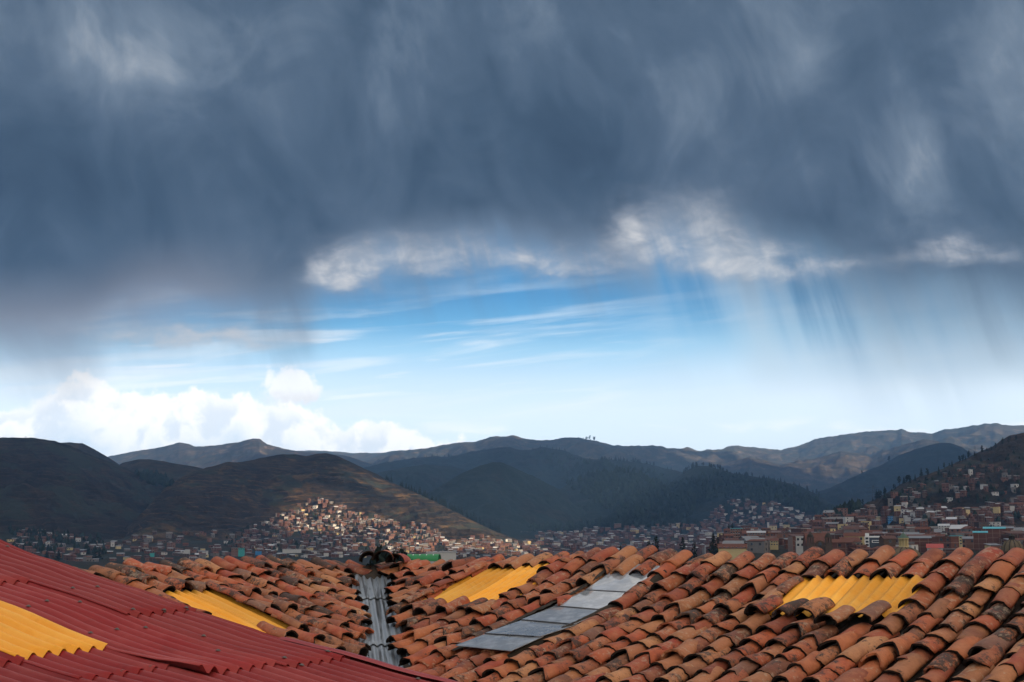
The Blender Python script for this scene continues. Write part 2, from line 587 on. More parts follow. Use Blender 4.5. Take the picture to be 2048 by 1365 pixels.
def painted_sheet(name, c, fade, rough=0.42):
    m, g, out = mat_new(name)
    tc = g.node('ShaderNodeTexCoord')
    oi = g.node('ShaderNodeObjectInfo')
    rnd = X(g, oi.outputs['Random'])
    sp = g.node('ShaderNodeSeparateXYZ')
    g.t.links.new(tc.outputs['Object'], sp.inputs[0])
    x, y = X(g, sp.outputs[0]), X(g, sp.outputs[1])
    cu, cv = x * 0.857 - y * 0.515, x * 0.515 + y * 0.857
    st = g.noise(g.vec(cu * 0.5, cv * 7.0, rnd * 30.0), 1.0, 6.0, 0.65)
    pat = g.noise(tc.outputs['Object'], 0.9, 5.0, 0.6)
    n2 = g.noise(tc.outputs['Object'], 3.0, 6.0, 0.65)
    col = g.mix(g.step(st, 0.35, 0.7) * 0.8, c, fade)
    col = g.mix(g.step(n2, 0.56, 0.72) * 0.35, col, tuple(v * 0.55 for v in c))
    col = g.mix(g.step(pat, 0.45, 0.70) * 0.6, col, tuple(min(1, v * 1.2 + 0.012) for v in fade))
    run = g.noise(g.vec(cu * 0.9, cv * 26.0, 3.0), 1.0, 5.0, 0.7)
    col = g.mix(g.step(run, 0.53, 0.72) * 0.32, col, tuple(v * 0.45 + 0.008 for v in c))
    col = g.scale_col(col, 0.80 + rnd * 0.36)
    spk = g.noise(tc.outputs['Object'], 60.0, 3.0, 0.7)
    col = g.mix(g.step(spk, 0.70, 0.78) * 0.5, col, (0.10, 0.07, 0.06))
    principled(g, out, col, rough, 0.16, normal=bump(g, n2, 0.004, 0.3))
    return m


def galvanised(name):
    m, g, out = mat_new(name)
    tc = g.node('ShaderNodeTexCoord')
    sp = g.node('ShaderNodeSeparateXYZ')
    g.t.links.new(tc.outputs['Object'], sp.inputs[0])
    x, y = X(g, sp.outputs[0]), X(g, sp.outputs[1])
    st = g.noise(g.vec(x * 17.0 + y * 2.5, y * 0.7, 0.0), 1.0, 5.0, 0.6, 0.15)
    sp2 = g.noise(tc.outputs['Object'], 14.0, 5.0, 0.65)
    col = g.mix(g.step(st, 0.50, 0.60), (0.25, 0.285, 0.32), (0.045, 0.05, 0.055))
    col = g.mix(g.step(sp2, 0.60, 0.70) * 0.7, col, (0.10, 0.075, 0.06))
    principled(g, out, col, 0.42, 0.5, metal=0.35, normal=bump(g, sp2, 0.004, 0.3))
    return m


def glass_pane(name):
    m, g, out = mat_new(name)
    tc = g.node('ShaderNodeTexCoord')
    dust = g.noise(tc.outputs['Object'], 7.0, 5.0, 0.6)
    col = g.mix(g.step(dust, 0.40, 0.70), (0.24, 0.255, 0.27), (0.38, 0.395, 0.41))
    principled(g, out, col, 0.06 + dust * 0.05, 0.7, IOR=1.6, Coat_Weight=0.6, Coat_Roughness=0.04, Coat_IOR=1.6,
               normal=bump(g, g.noise(tc.outputs['Object'], 1.2, 2.0), 0.02, 0.12))
    return m


M = {}
M['tile'] = terracotta('terracotta tile')
M['tile_mossy'] = terracotta('mossy terracotta tile', mossy=0.25)
M['tile_sooty'] = terracotta('sooty channel tiles', island=True, mossy=1.6)  # darkened: shade between the tile columns is put into the colour
M['tile_mass'] = terracotta('terracotta tiles in a mass', island=True)
M['red_sheet'] = painted_sheet('red painted sheet', (0.240, 0.017, 0.017), (0.285, 0.046, 0.040))
M['yellow_sheet'] = painted_sheet('yellow painted sheet', (0.86, 0.36, 0.030), (0.88, 0.44, 0.075), 0.5)
M['zinc'] = galvanised('galvanised sheet')
M['glass'] = glass_pane('dusty roof glass')
M['soot'] = plain('sooty tile end', (0.022, 0.015, 0.012), 0.9, 0.1, 0.5, 14.0)  # near-black: soot plus the shadow under the lips, painted in
M['mortar'] = plain('mud and mortar', (0.045, 0.037, 0.030), 0.9, 0.1, 0.5, 9.0)
M['lead'] = plain('dark bar', (0.045, 0.045, 0.05), 0.6, 0.3)
M['steel'] = plain('screw steel', (0.10, 0.085, 0.075), 0.5, 0.4)
M['adobe'] = plain('whitewashed adobe', (0.55, 0.50, 0.43), 0.9, 0.1, 0.2, 1.5)

# ------------------------------------------------------------------ the two tiled roofs
CORNER = np.array([-1.8, 16.6])                        # plan point where both ridges meet
SLOPE = 0.333
PITCH_T, EXPOSE, TILE_L = 0.245, 0.232, 0.37


class RoofPlane:
    def __init__(self, along, up, zs, lev=0.315):
        self.lev = lev
        self.along, self.up = np.array(along), np.array(up)
        self.zs = zs                                     # [(t, ridge deck height)]

    def sag(self, t, d):
        return 0.045 * (vnoise(t * 0.55 + 3, d * 0.8, 5) - 0.5) + 0.02 * (vnoise(t * 1.9, d * 1.7 + 4, 9) - 0.5)

    def z(self, t, d):
        zr = np.interp(t, [a for a, b in self.zs], [b for a, b in self.zs])
        lev = zr * 0 - self.lev
        k = np.clip((np.asarray(d, float) + 0.1) / 0.9, 0, 1)
        k = k * k * (3 - 2 * k)
        return zr * (1 - k) + lev * k - SLOPE * np.asarray(d, float) + self.sag(t, d)

    def p(self, t, d, lift=0.0):
        xy = CORNER + t * self.along - d * self.up
        return np.array([xy[0], xy[1], float(self.z(t, d)) + lift])

    def frame(self, t, d, lift=0.0):
        """local axes: X along the ridge, Y up the slope, Z out of the roof"""
        o = self.p(t, d, lift)
        ex = self.p(t + 0.15, d) - self.p(t - 0.15, d)
        ey = self.p(t, d - 0.2) - self.p(t, d + 0.2)
        ex /= np.linalg.norm(ex); ey /= np.linalg.norm(ey)
        ez = np.cross(ex, ey); ez /= np.linalg.norm(ez)
        if ez[2] < 0:
            ex, ez = -ex, -ez
        ey = np.cross(ez, ex)
        return Matrix(((ex[0], ey[0], ez[0], o[0]), (ex[1], ey[1], ez[1], o[1]), (ex[2], ey[2], ez[2], o[2]), (0, 0, 0, 1)))

    def hit(self, px, py, lift=0.0):
        x, y, z = ray(px, py)
        best = None
        for k in range(2400):
            Y = 6 + k * 0.006
            P = np.array([x * Y, Y]) - CORNER
            t, d = float(P @ self.along), float(-(P @ self.up))
            if z * Y <= float(self.z(t, d)) + lift and -0.6 < d < 8:
                return t, d
        return best


RA = RoofPlane((0.731, -0.682), (0.682, 0.731), [(-1, -0.33), (0.4, -0.325), (1.3, -0.32), (2.4, -0.28), (3.2, -0.21), (4.0, -0.20), (5.0, -0.22), (6.5, -0.225), (7.6, -0.23), (8.4, -0.21), (12, -0.21)])
RB = RoofPlane((-0.5, -0.866), (-0.866, 0.5), [(-1, -0.33), (0.5, -0.315), (1.5, -0.29), (2.6, -0.30), (3.6, -0.325), (4.4, -0.355), (8, -0.42)], 0.335)
VALLEY = 1.259                                          # t of the valley line per d, on both roofs


def tile_mesh(name, seed, L=TILE_L, r1=0.112, r0=0.088, flat=0.80, chip=0.0, n=12, m=5):
    r = random.Random(seed)
    th = 0.019
    ph = [r.uniform(0, 6.3) for _ in range(6)]
    V, Fc = [], []

    def pt(a, s, off):
        rad = (r1 + (r0 - r1) * s) * (1 + 0.045 * math.sin(3 * s + ph[0]) + 0.04 * math.sin(2 * a + ph[1]) + 0.012 * math.sin(5 * a + 4 * s + ph[2])) + off
        y = s * L
        if s == 0:
            y += 0.010 * math.sin(3 * a + ph[2]) + 0.006 * math.sin(9 * a + ph[3]) + chip * max(0, math.sin(2.2 * a + ph[4]))
        return (-rad * math.cos(a), y + 0.0, rad * math.sin(a) * flat + 0.008 * math.sin(5 * s + ph[5]))
    for layer, off in ((0, 0.0), (1, -th)):
        for j in range(m + 1):
            for i in range(n + 1):
                V.append(pt(math.pi * i / n, j / m, off))
    W = n + 1
    B = (m + 1) * W
    for j in range(m):
        for i in range(n):
            a = j * W + i
            Fc.append((a, a + W, a + W + 1, a + 1))
            Fc.append((B + a, B + a + 1, B + a + W + 1, B + a + W))
    for i in range(n):
        Fc.append((i, i + 1, B + i + 1, B + i))
        k = m * W + i
        Fc.append((k, B + k, B + k + 1, k + 1))
    for j in range(m):
        a = j * W
        Fc.append((a, B + a, B + a + W, a + W))
        a = j * W + n
        Fc.append((a, a + W, B + a + W, B + a))
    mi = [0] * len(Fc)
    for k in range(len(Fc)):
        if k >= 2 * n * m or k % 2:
            mi[k] = 1                                   # broken ends and hollow side: soot and shade in one dark colour
    me = mesh_from(name, V, Fc, mats=mi)
    sm = [False] * len(Fc)
    for k in range(2 * n * m):
        sm[k] = True
    me.polygons.foreach_set('use_smooth', sm)
    return me


TILES = [tile_mesh('roof_tile', s, L=TILE_L * (0.95 + 0.03 * (s % 4)), r1=0.094 + 0.004 * (s % 4), flat=0.74 + 0.03 * (s % 5), chip=(0.05 if s in (3, 8, 13) else 0.014)) for s in range(16)]
for me_ in TILES:
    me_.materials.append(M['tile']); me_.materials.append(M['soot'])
TILES_M = []
for me_ in TILES[:8]:
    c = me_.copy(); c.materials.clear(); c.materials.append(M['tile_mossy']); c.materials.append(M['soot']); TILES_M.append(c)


def tile_matrix(roof, t, d, lift, pitch, yaw, roll):
    return (roof.frame(t, d, lift) @ Matrix.Rotation(yaw, 4, 'Z') @ Matrix.Rotation(pitch, 4, 'X') @ Matrix.Rotation(roll, 4, 'Y'))


def joined(items, name, mat, parent, simple=True):
    """many (mesh, matrix) pieces as one mesh"""
    VV, FF, SS, MM, k = [], [], [], [], 0
    cache = {}
    for me, mx in items:
        if me.name not in cache:
            v = np.empty(len(me.vertices) * 3); me.vertices.foreach_get('co', v)
            f = np.empty(len(me.loops), dtype=np.int64); me.loops.foreach_get('vertex_index', f)
            s = np.empty(len(me.polygons), dtype=bool); me.polygons.foreach_get('use_smooth', s)
            mi = np.empty(len(me.polygons), dtype=np.int32); me.polygons.foreach_get('material_index', mi)
            cache[me.name] = (v.reshape(-1, 3), f.reshape(-1, 4), s, mi)
        v, f, s, mi = cache[me.name]
        MM.append(mi)
        A = np.array(mx)
        VV.append(v @ A[:3, :3].T + A[:3, 3]); FF.append(f + k); SS.append(s); k += len(v)
    V, Fq, S = np.concatenate(VV), np.concatenate(FF), np.concatenate(SS)
    me = bpy.data.meshes.new(name)
    me.vertices.add(len(V)); me.vertices.foreach_set('co', V.reshape(-1).astype(np.float32))
    me.loops.add(Fq.size); me.loops.foreach_set('vertex_index', Fq.reshape(-1).astype(np.int32))
    me.polygons.add(len(Fq))
    me.polygons.foreach_set('loop_start', np.arange(0, Fq.size, 4, dtype=np.int32))
    me.polygons.foreach_set('loop_total', np.full(len(Fq), 4, dtype=np.int32))
    me.polygons.foreach_set('use_smooth', S)
    me.polygons.foreach_set('material_index', np.concatenate(MM))
    me.update(calc_edges=True)
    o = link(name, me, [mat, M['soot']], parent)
    o['kind'] = 'stuff'
    return o


def in_rects(t, d, rects, m=0.0):
    for (t0, t1, d0, d1) in rects:
        if t0 - m < t < t1 + m and d0 - m < d < d1 + m:
            return True
    return False


def tiled_roof(roof, root, tmax, dmax, holes, flip, limit=300, mossy=0.2, seed=1):
    """lay the tiles column by column; nearest pieces become parts of their own"""
    r = random.Random(seed)
    cover, chan = [], []
    ncol = int(tmax / PITCH_T) + 2
    for i in range(0, ncol):
        t0 = i * PITCH_T + 0.02
        colyaw = r.gauss(0, 0.018)
        phase = r.uniform(-0.5, 0.5) * EXPOSE * 0.8
        d = -0.13 + phase * 0.35 + 0.16
        dlim = min(dmax, t0 / VALLEY - 0.12 + r.uniform(-0.05, 0.06))
        j = 0
        while d < dlim:
            t = t0 + r.gauss(0, 0.010) + colyaw * d * 0.25
            raised = False
            skip = False
            for (h0, h1, hd0, hd1, up) in holes:
                sk_ = -0.12 * d if (h0, h1) == A_GLASS[:2] else 0.0
                if h0 + sk_ - 0.02 < t < h1 + sk_ - 0.03 and hd0 + 0.02 < d < hd1 - 0.02:
                    skip = True
                if h0 - 0.03 < t < h1 + 0.05 and hd1 - 0.02 <= d < hd1 + 0.23:
                    raised = up
            lift = 0.056 + abs(r.gauss(0, 0.009))
            pitch = r.gauss(-0.060, 0.018)
            if raised:
                lift += raised
                pitch -= 0.02
            if not skip:
                mx = tile_matrix(roof, t, d, lift, pitch, r.gauss(0, 0.032) + colyaw, r.gauss(0, 0.045))
                if r.random() < 0.045:
                    mx = mx @ Matrix.Rotation(r.uniform(-0.14, 0.14), 4, 'Z')
                mx = mx @ Matrix.Diagonal((r.uniform(0.91, 1.09), r.uniform(0.97, 1.04), r.uniform(0.84, 1.14), 1))
                meshes = TILES_M if r.random() < mossy else TILES
                cover.append((r.choice(meshes), mx))
            d += EXPOSE * r.uniform(0.88, 1.12)
            j += 1
        # channel tiles between the columns, hollow side up
        d = 0.1
        tc_ = t0 + PITCH_T / 2
        while d < min(dmax, tc_ / VALLEY - 0.2):
            if not any(h0 + 0.05 < tc_ < h1 - 0.05 and hd0 < d < hd1 for (h0, h1, hd0, hd1, up) in holes):
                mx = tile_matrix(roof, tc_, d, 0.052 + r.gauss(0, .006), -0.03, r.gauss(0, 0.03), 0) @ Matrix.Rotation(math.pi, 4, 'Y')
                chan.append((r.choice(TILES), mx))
            d += 0.30
    # those that show largest are parts, the rest one mass
    vis = []
    for k, (me, mx) in enumerate(cover):
        px, py = project(mx[0][3], mx[1][3], mx[2][3])
        inside = -30 < px < 2078 and 1060 < py < 1400
        near = mx[1][3]
        hidden = flip and (py > 1100 + (px + 60) * 0.315)
        vis.append((0 if inside and not hidden else 1, near, k))
    vis.sort()
    parts = set(k for _, _, k in vis[:limit])
    for k, (me, mx) in enumerate(cover):
        if k in parts:
            link('roof_tile', me, None, root, mx)
    rest = [c for k, c in enumerate(cover) if k not in parts]
    if rest:
        joined(rest, 'roof_tile_mass', M['tile_mass'], root)
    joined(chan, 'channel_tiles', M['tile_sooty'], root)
    # mud bed under the tiles
    T = np.linspace(-0.5, tmax + 0.4, 50)
    D = np.linspace(-0.03, dmax + 0.2, 30)
    P = np.zeros((len(D), len(T), 3))
    for a, dd in enumerate(D):
        for b, tt in enumerate(T):
            P[a, b] = roof.p(tt, min(dd, max(tt / VALLEY, 0.0) + 0.30), 0.012)
    link('roof_deck', grid_mesh('roof_deck', P), M['mortar'], root)
    # the slope that falls away behind the ridge
    back = []
    for i in range(0, ncol):
        for j in range(1):
            t = i * PITCH_T + 0.1
            fr = roof.frame(t, 0.03, -0.03)
            mx = fr @ Matrix.Rotation(math.pi + r.gauss(0, .03), 4, 'Z') @ Matrix.Rotation(0.64, 4, 'X') @ Matrix.Translation((0, -0.40, 0.0))
            back.append((r.choice(TILES), mx))
    joined(back, 'rear_tiles', M['tile_mass'], root)
    return cover


# right-hand roof: openings (t0, t1, d0, d1, how far the course below is lifted)
A_YELLOW1 = (2.02, 3.22, 0.10, 1.30)
A_YELLOW2 = (6.34, 7.52, 0.42, 1.10)
A_GLASS = (4.08, 4.72, 0.28, 2.18)
roofA = empty('tiled_roof', tuple(RA.p(4.0, 1.0)))
tag(roofA, 'weathered terracotta barrel tile roof with long glass skylight, filling the lower right', 'roof')
iA = roofA.matrix_basis.copy()


def child_space(root):
    """parts are written in world coordinates and parented to a root that only carries a position"""
    off = Matrix.Translation(-Vector(root.location))
    for c in root.children:
        c.matrix_basis = off @ c.matrix_basis
    return root


tiled_roof(RA, roofA, 10.2, 3.6, [(*A_YELLOW1, 0.035), (*A_YELLOW2, 0.075), (*A_GLASS, 0.0)], False, 300, 0.14, 3)

roofB = empty('tiled_roof', tuple(RB.p(2.6, 0.8)))
tag(roofB, 'mossy terracotta barrel tile roof behind the red corrugated roof, left of the metal valley', 'roof')
B_YELLOW = (3.40, 4.16, 0.58, 1.80)
tiled_roof(RB, roofB, 5.2, 3.3, [(*B_YELLOW, 0.03)], True, 300, 0.5, 9)


# ------------------------------------------------------------------ corrugated sheets
def corrugated(fn, u0, u1, v0, v1, wave, amp, nu=10, per=10, phase=0.0, name='corrugated_sheet', thick=0.004):
    nv = max(2, int(round((v1 - v0) / wave * per)))
    U = np.linspace(u0, u1, nu + 1)
    Vv = np.linspace(v0, v1, nv + 1)
    top = np.zeros((nu + 1, nv + 1, 3)); bot = np.zeros_like(top)
    for a, u in enumerate(U):
        for b, v in enumerate(Vv):
            w = amp * math.cos(2 * math.pi * (v / wave) + phase)
            top[a, b] = fn(u, v, w)
            bot[a, b] = fn(u, v, w - thick)
    n, m = nu + 1, nv + 1
    V = np.concatenate([top.reshape(-1, 3), bot.reshape(-1, 3)])
    idx = np.arange(n * m).reshape(n, m)
    K = n * m
    q = np.stack([idx[:-1, :-1], idx[1:, :-1], idx[1:, 1:], idx[:-1, 1:]], -1).reshape(-1, 4)
    F2 = [tuple(x) for x in q] + [tuple(x[::-1] + K) for x in q]
    ns = len(F2)
    rim = list(idx[0]) + list(idx[1:, -1]) + list(idx[-1, -2::-1]) + list(idx[-2:0:-1, 0])
    for a, b in zip(rim, rim[1:] + rim[:1]):
        F2.append((a, b, b + K, a + K))
    me = mesh_from(name, V, F2)
    me.polygons.foreach_set('use_smooth', [k < ns for k in range(len(F2))])
    return me


def roof_fn(roof, base):
    def fn(d, t, w):
        return roof.p(t, d, base + w)
    return fn


def sheet_local(me, root):
    return me


# yellow sheets let into the tiled roofs
def let_in(roof, root, rect, over, lift, seed, wave=0.12, amp=0.017, label=None):
    t0, t1, d0, d1 = rect
    r = random.Random(seed)
    half = (t0 + t1) / 2
    sag = lambda d: 0.0
    for k, (a, b) in enumerate(((t0 - 0.07, half + 0.03), (half - 0.03, t1 + 0.07))):
        me = corrugated(roof_fn(roof, lift + 0.006 * k), d0 - over, d1 - 0.17, a, b, wave, amp, 10, 10)
        o = link('corrugated_sheet', me, M['yellow_sheet'], root)
        o['label'] = 'yellow corrugated sheet let into the tiles'


let_in(RA, roofA, A_YELLOW1, 0.16, 0.072, 1)
let_in(RA, roofA, A_YELLOW2, 0.18, 0.085, 2)
let_in(RB, roofB, B_YELLOW, 0.10, 0.080, 3)
# upturned tiles lining the sides of the openings
r_ = random.Random(5)
for roof, root, (t0, t1, d0, d1), nn in ((RA, roofA, A_YELLOW1, 5), (RA, roofA, A_YELLOW2, 3), (RB, roofB, B_YELLOW, 5)):
    for k in range(nn):
        d = d0 + 0.22 + (d1 - d0 - .1) * k / nn
        side = t0 - 0.035 if roof is RA else t0 - 0.03
        mx = tile_matrix(roof, side, d, 0.105, -0.04, r_.gauss(0, 0.05), r_.uniform(-0.45, -0.2) if roof is RA else 0.4)
        link('roof_tile', r_.choice(TILES), None, root, mx)

# skylight of lapped glass panes
sky_root = link('skylight', None, None, roofA) if False else None


def skylight():
    t0, t1, d0, d1 = A_GLASS
    n = 5
    cuts = [d0 - 0.20, 0.58, 1.0, 1.43, 1.88, d1 + 0.06]
    sk = bpy.data.objects.new('skylight', None)
    sk.empty_display_size = 0.2
    COL.objects.link(sk)
    sk.parent = roofA
    for k in range(n):
        a, b = cuts[k], cuts[k + 1]
        skew = lambda d: -0.12 * d
        V = []
        for lift in (0.078, 0.084):
            for (t, d) in ((t0 + 0.02, a - 0.04), (t1 + 0.04 * (a - 0.04), a - 0.04), (t1 + 0.04 * b, b), (t0 + 0.02, b)):
                up = 0.010 * (1 if d == b else 0) + 0.075 * max(0.0, min(1.0, (d - 1.2) / 0.8))
                V.append(RA.p(t + skew(d), d, lift + up))
        F_ = [(0, 1, 2, 3), (7, 6, 5, 4), (0, 4, 5, 1), (1, 5, 6, 2), (2, 6, 7, 3), (3, 7, 4, 0)]
        link('pane', mesh_from('pane', V, F_), M['glass'], sk)
        # dark putty line under the lap
        if k < n - 1:
            mb = MB()
            e_ = 0.088 + 0.075 * max(0.0, min(1.0, (b - 1.2) / 0.8))
            c = [RA.p(t0 + 0.02 + skew(b), b + 0.004, e_), RA.p(t1 + skew(b), b + 0.004, e_), RA.p(t1 + skew(b), b + 0.014, e_), RA.p(t0 + 0.02 + skew(b), b + 0.014, e_)]
            c2 = [q + np.array([0, 0, 0.006]) for q in c]
            mb.quad(*map(tuple, c2)); mb.quad(*map(tuple, (c[1], c[0], c2[0], c2[1]))); mb.quad(*map(tuple, (c[2], c[1], c2[1], c2[2]))); mb.quad(*map(tuple, (c[3], c[2], c2[2], c2[3]))); mb.quad(*map(tuple, (c[0], c[3], c2[3], c2[0])))
            mb.build('glazing_bar', M['lead'], sk)
    # ragged mortar fillets along both sides
    r = random.Random(4)
    for side, tt in ((-1, t0 - 0.03), (1, t1 + 0.02)):
        D = np.linspace(d0 - 0.1, d1 + 0.05, 60)
        P = np.zeros((60, 4, 3))
        for a, d in enumerate(D):
            w = 0.05 + 0.05 * max(0, r.gauss(0.2, 0.6)) * (1 if side < 0 else 0.4)
            for b, (o, l) in enumerate(((-0.05, 0.06), (-0.03, 0.10), (-0.01, 0.118), (w * 0.45, 0.110))):
                P[a, b] = RA.p(tt - 0.12 * d - side * o * 1.0, d, l + 0.006 * r.random())
        link('mortar_fillet', grid_mesh('mortar_fillet', P if side < 0 else P[::-1]), M['mortar'], sk)


skylight()


# ------------------------------------------------------------------ metal valley between the two roofs
def valley():
    vd = np.array([0.148, -0.989])
    side = np.array([0.989, 0.148])
    root = empty('valley_gutter', (CORNER[0] + vd[0] * 2, CORNER[1] + vd[1] * 2, -0.7))
    tag(root, 'grey stained corrugated metal valley running down between the two tiled roofs', 'gutter')

    def fn_off(extra):
        def fn(l, s, w):
            xy = CORNER + vd * l + side * s
            return np.array([xy[0], xy[1], -0.335 - 0.207 * l + 0.10 * max(0.0, abs(s) - 0.10) + 0.080 + w + extra])
        return fn
    cuts = [(0.42, 1.55, 0.034), (1.42, 3.35, 0.017), (3.22, 5.6, 0.0)]
    for a, b, e in cuts:
        me = corrugated(fn_off(e), a, b, -0.235, 0.235, 0.0783, 0.010, 14, 12)
        # local coordinates: X across, Y along, so that the stains run down the sheet
        o = link('corrugated_sheet', me, M['zinc'], root)
    return root


valleyR = valley()


# ridge tiles seen end-on where the ridges meet
def corner_mound():
    A = np.linspace(0, 2 * math.pi, 25)
    Rr = np.linspace(0.0, 1.0, 8)
    P = np.zeros((8, 25, 3))
    for i, q in enumerate(Rr):
        for j, a in enumerate(A):
            h = 0.16 * (1 - q * q) + 0.02 * math.sin(5 * a + 3 * q)
            P[i, j] = (CORNER[0] + 0.05 + 0.40 * q * math.cos(a), CORNER[1] - 0.22 + 0.42 * q * math.sin(a), -0.36 + h - 0.05 * q)
    link('ridge_mortar', grid_mesh('ridge_mortar', P[::-1]), M['mortar'], roofA)
    r = random.Random(8)
    for (roof, t, d, yaw) in ((RA, 0.16, 0.13, 0.0), (RA, 0.30, 0.25, -0.1), (RB, 0.16, 0.13, 0.0), (RB, 0.30, 0.27, 0.1), (RA, 0.05, 0.10, -0.5)):
        link('roof_tile', r.choice(TILES), None, roofA if roof is RA else roofB, tile_matrix(roof, t, d, 0.10, -0.06, yaw, 0))


corner_mound()


def ridge_caps():
    base = Vector((CORNER[0], CORNER[1], -0.08))
    big = [tile_mesh('ridge_tile', 40 + k, L=0.42, r1=0.15, r0=0.125, flat=0.95) for k in range(3)]
    spots = [(738, 1108, 16.2, 0.10, -0.06), (765, 1106, 16.0, 0.0, 0.05), (790, 1111, 16.1, -0.15, -0.02)]
    for k, (px, py, Y, yaw, pit) in enumerate(spots):
        x, y, z = ray(px, py + 14)
        mx = Matrix.Translation((x * Y, Y, z * Y)) @ Matrix.Rotation(yaw, 4, 'Z') @ Matrix.Rotation(pit, 4, 'X') @ Matrix.Diagonal((0.85, 1, 0.85, 1))
        me = big[k % 3]
        if not me.materials:
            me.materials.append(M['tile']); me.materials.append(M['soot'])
        link('ridge_tile', me, None, roofA, mx)


ridge_caps()

# ------------------------------------------------------------------ red corrugated roof in front
CU, CV = np.array([0.857, -0.515]), np.array([0.515, 0.857])
C_EDGE_V = 8.30
_edge = [(-260, 985), (-120, 1030), (0, 1084), (42, 1105), (79, 1121), (117, 1131), (146, 1139), (209, 1161), (303, 1190), (382, 1219), (414, 1231), (508, 1262), (578, 1283), (659, 1300), (755, 1327), (873, 1362), (960, 1388), (1100, 1425)]
_E = []
for q in _edge:
    x, y, z = ray(*q)
    Y = C_EDGE_V / (CV[0] * x + CV[1])
    _E.append((CU[0] * x * Y + CU[1] * Y, z * Y))
_E = np.array(_E)
_us = np.linspace(_E[0, 0], _E[-1, 0], 200)
_zs = np.interp(_us, _E[:, 0], _E[:, 1])
_ker = np.hanning(15); _ker /= _ker.sum()
_zs = np.convolve(np.pad(_zs, 7, mode='edge'), _ker, mode='valid')


def red_fn(extra=0.0, tilt=None):
    def fn(u, v, w):
        xy = CU * u + CV * v
        e = extra if tilt is None else extra + tilt(u, v)
        return np.array([xy[0], xy[1], float(np.interp(u, _us, _zs)) + 0.03 * (v - C_EDGE_V) + w + e - 0.02 + 0.022 * (float(vnoise(u * 1.3, v * 1.1 + 3, 33)) - 0.5) + 0.007 * (float(vnoise(u * 4.0, v * 3.5, 35)) - 0.5)])
    return fn


WAVE, AMP = 0.13, 0.027
redR = empty('corrugated_roof', tuple(red_fn()(-7.5, 7.0, 0)))
tag(redR, 'faded red corrugated sheet roof with one yellow sheet, sweeping across the lower left', 'roof')
screw_me = None


def screw_mesh():
    mb = MB()
    mb.lathe([(0.0, 0.012), (0.010, 0.010), (0.012, 0.004), (0.020, 0.003), (0.021, 0.0)], 8)
    return mesh_from('screw', mb.v, mb.f, True)


def red_roof():
    sm = screw_mesh(); sm.materials.append(M['steel'])
    r = random.Random(21)
    W6 = WAVE * 6
    strips = [  # (v0, v1, [(u0, u1, colour, raise)])
        (C_EDGE_V - W6, C_EDGE_V, [(-12.2, -8.12, 'red_sheet', 0.034), (-8.30, -6.45, 'red_sheet', 0.017), (-6.62, -4.2, 'red_sheet', 0.0)]),
        (C_EDGE_V - 2 * W6, C_EDGE_V - W6 + 0.02, [(-12.2, -9.32, 'red_sheet', 0.034), (-9.48, -6.55, 'red_sheet', 0.017), (-6.72, -4.4, 'red_sheet', 0.0)]),
        (C_EDGE_V - 3.0 * W6, C_EDGE_V - 2 * W6 + 0.02, [(-12.0, -7.48, 'yellow_sheet', 0.030), (-7.62, -6.85, 'red_sheet', 0.012), (-7.0, -4.4, 'red_sheet', 0.0)]),
        (C_EDGE_V - 4 * W6, C_EDGE_V - 3.0 * W6 + 0.02, [(-11.0, -7.40, 'red_sheet', 0.020), (-7.55, -4.8, 'red_sheet', 0.003)]),
        (C_EDGE_V - 5 * W6, C_EDGE_V - 4 * W6 + 0.02, [(-10.0, -4.8, 'red_sheet', 0.01)]),
    ]
    for si, (v0, v1, sheets) in enumerate(strips):
        for (u0, u1, mt, e) in sheets:
            tilt = None
            if si == 1 and e == 0.017:              # this sheet has come loose at its lower corner
                tilt = lambda u, v, v0=v0: 0.055 * max(0.0, 1 - (v - v0) / 0.30) * max(0.0, (u + 7.4) / 0.85)
            me = corrugated(red_fn(e + 0.0015 * si, tilt), u0, u1, v0, v1, WAVE, AMP, max(8, int((u1 - u0) * 5)), 10)
            o = link('corrugated_sheet', me, M[mt], redR)
            if mt == 'yellow_sheet':
                o['label'] = 'plain yellow corrugated sheet among the red ones'
            # screws near the ends and along the purlins
            for u in np.arange(u0 + 0.12, u1, 0.78):
                for c in (1, 3, 5):
                    crest = math.ceil(v0 / WAVE) * WAVE + WAVE * c + 0.0
                    if crest > v1 - 0.02 or r.random() < 0.3:
                        continue
                    uu = u + r.gauss(0, 0.03)
                    p = red_fn(e + 0.0015 * si, tilt)(uu, crest, AMP)
                    s = link('screw', sm, None, o, Matrix.Translation(Vector(p)) @ Matrix.Rotation(0.2, 4, 'Y'))
    # folded flashing along the verge
    fn = red_fn(0.0)
    U = np.linspace(-7.15, -4.2, 60)
    P = np.zeros((60, 5, 3))
    for a, u in enumerate(U):
        for b, (dv, w) in enumerate(((-0.07, 0.030), (-0.02, 0.040), (0.030, 0.034), (0.045, 0.0), (0.045, -0.12))):
            P[a, b] = fn(u, C_EDGE_V + dv, w + 0.01)
    link('verge_flashing', grid_mesh('verge_flashing', P[:, ::-1]), M['red_sheet'], redR)


red_roof()


# ------------------------------------------------------------------ walls that carry the roofs
def carry(root, outline, zt, zb=-7.0):
    mb = MB()
    n = len(outline)
    for k in range(n):
        (x0, y0, a), (x1, y1, b) = outline[k], outline[(k + 1) % n]
        mb.quad((x0, y0, zb), (x1, y1, zb), (x1, y1, b), (x0, y0, a))
    return mb.build('wall', M['adobe'], root)


def corners(roof, pts, drop=0.35):
    out = []
    for t, d in pts:
        q = roof.p(t, d)
        out.append((q[0], q[1], q[2] - drop))
    return out


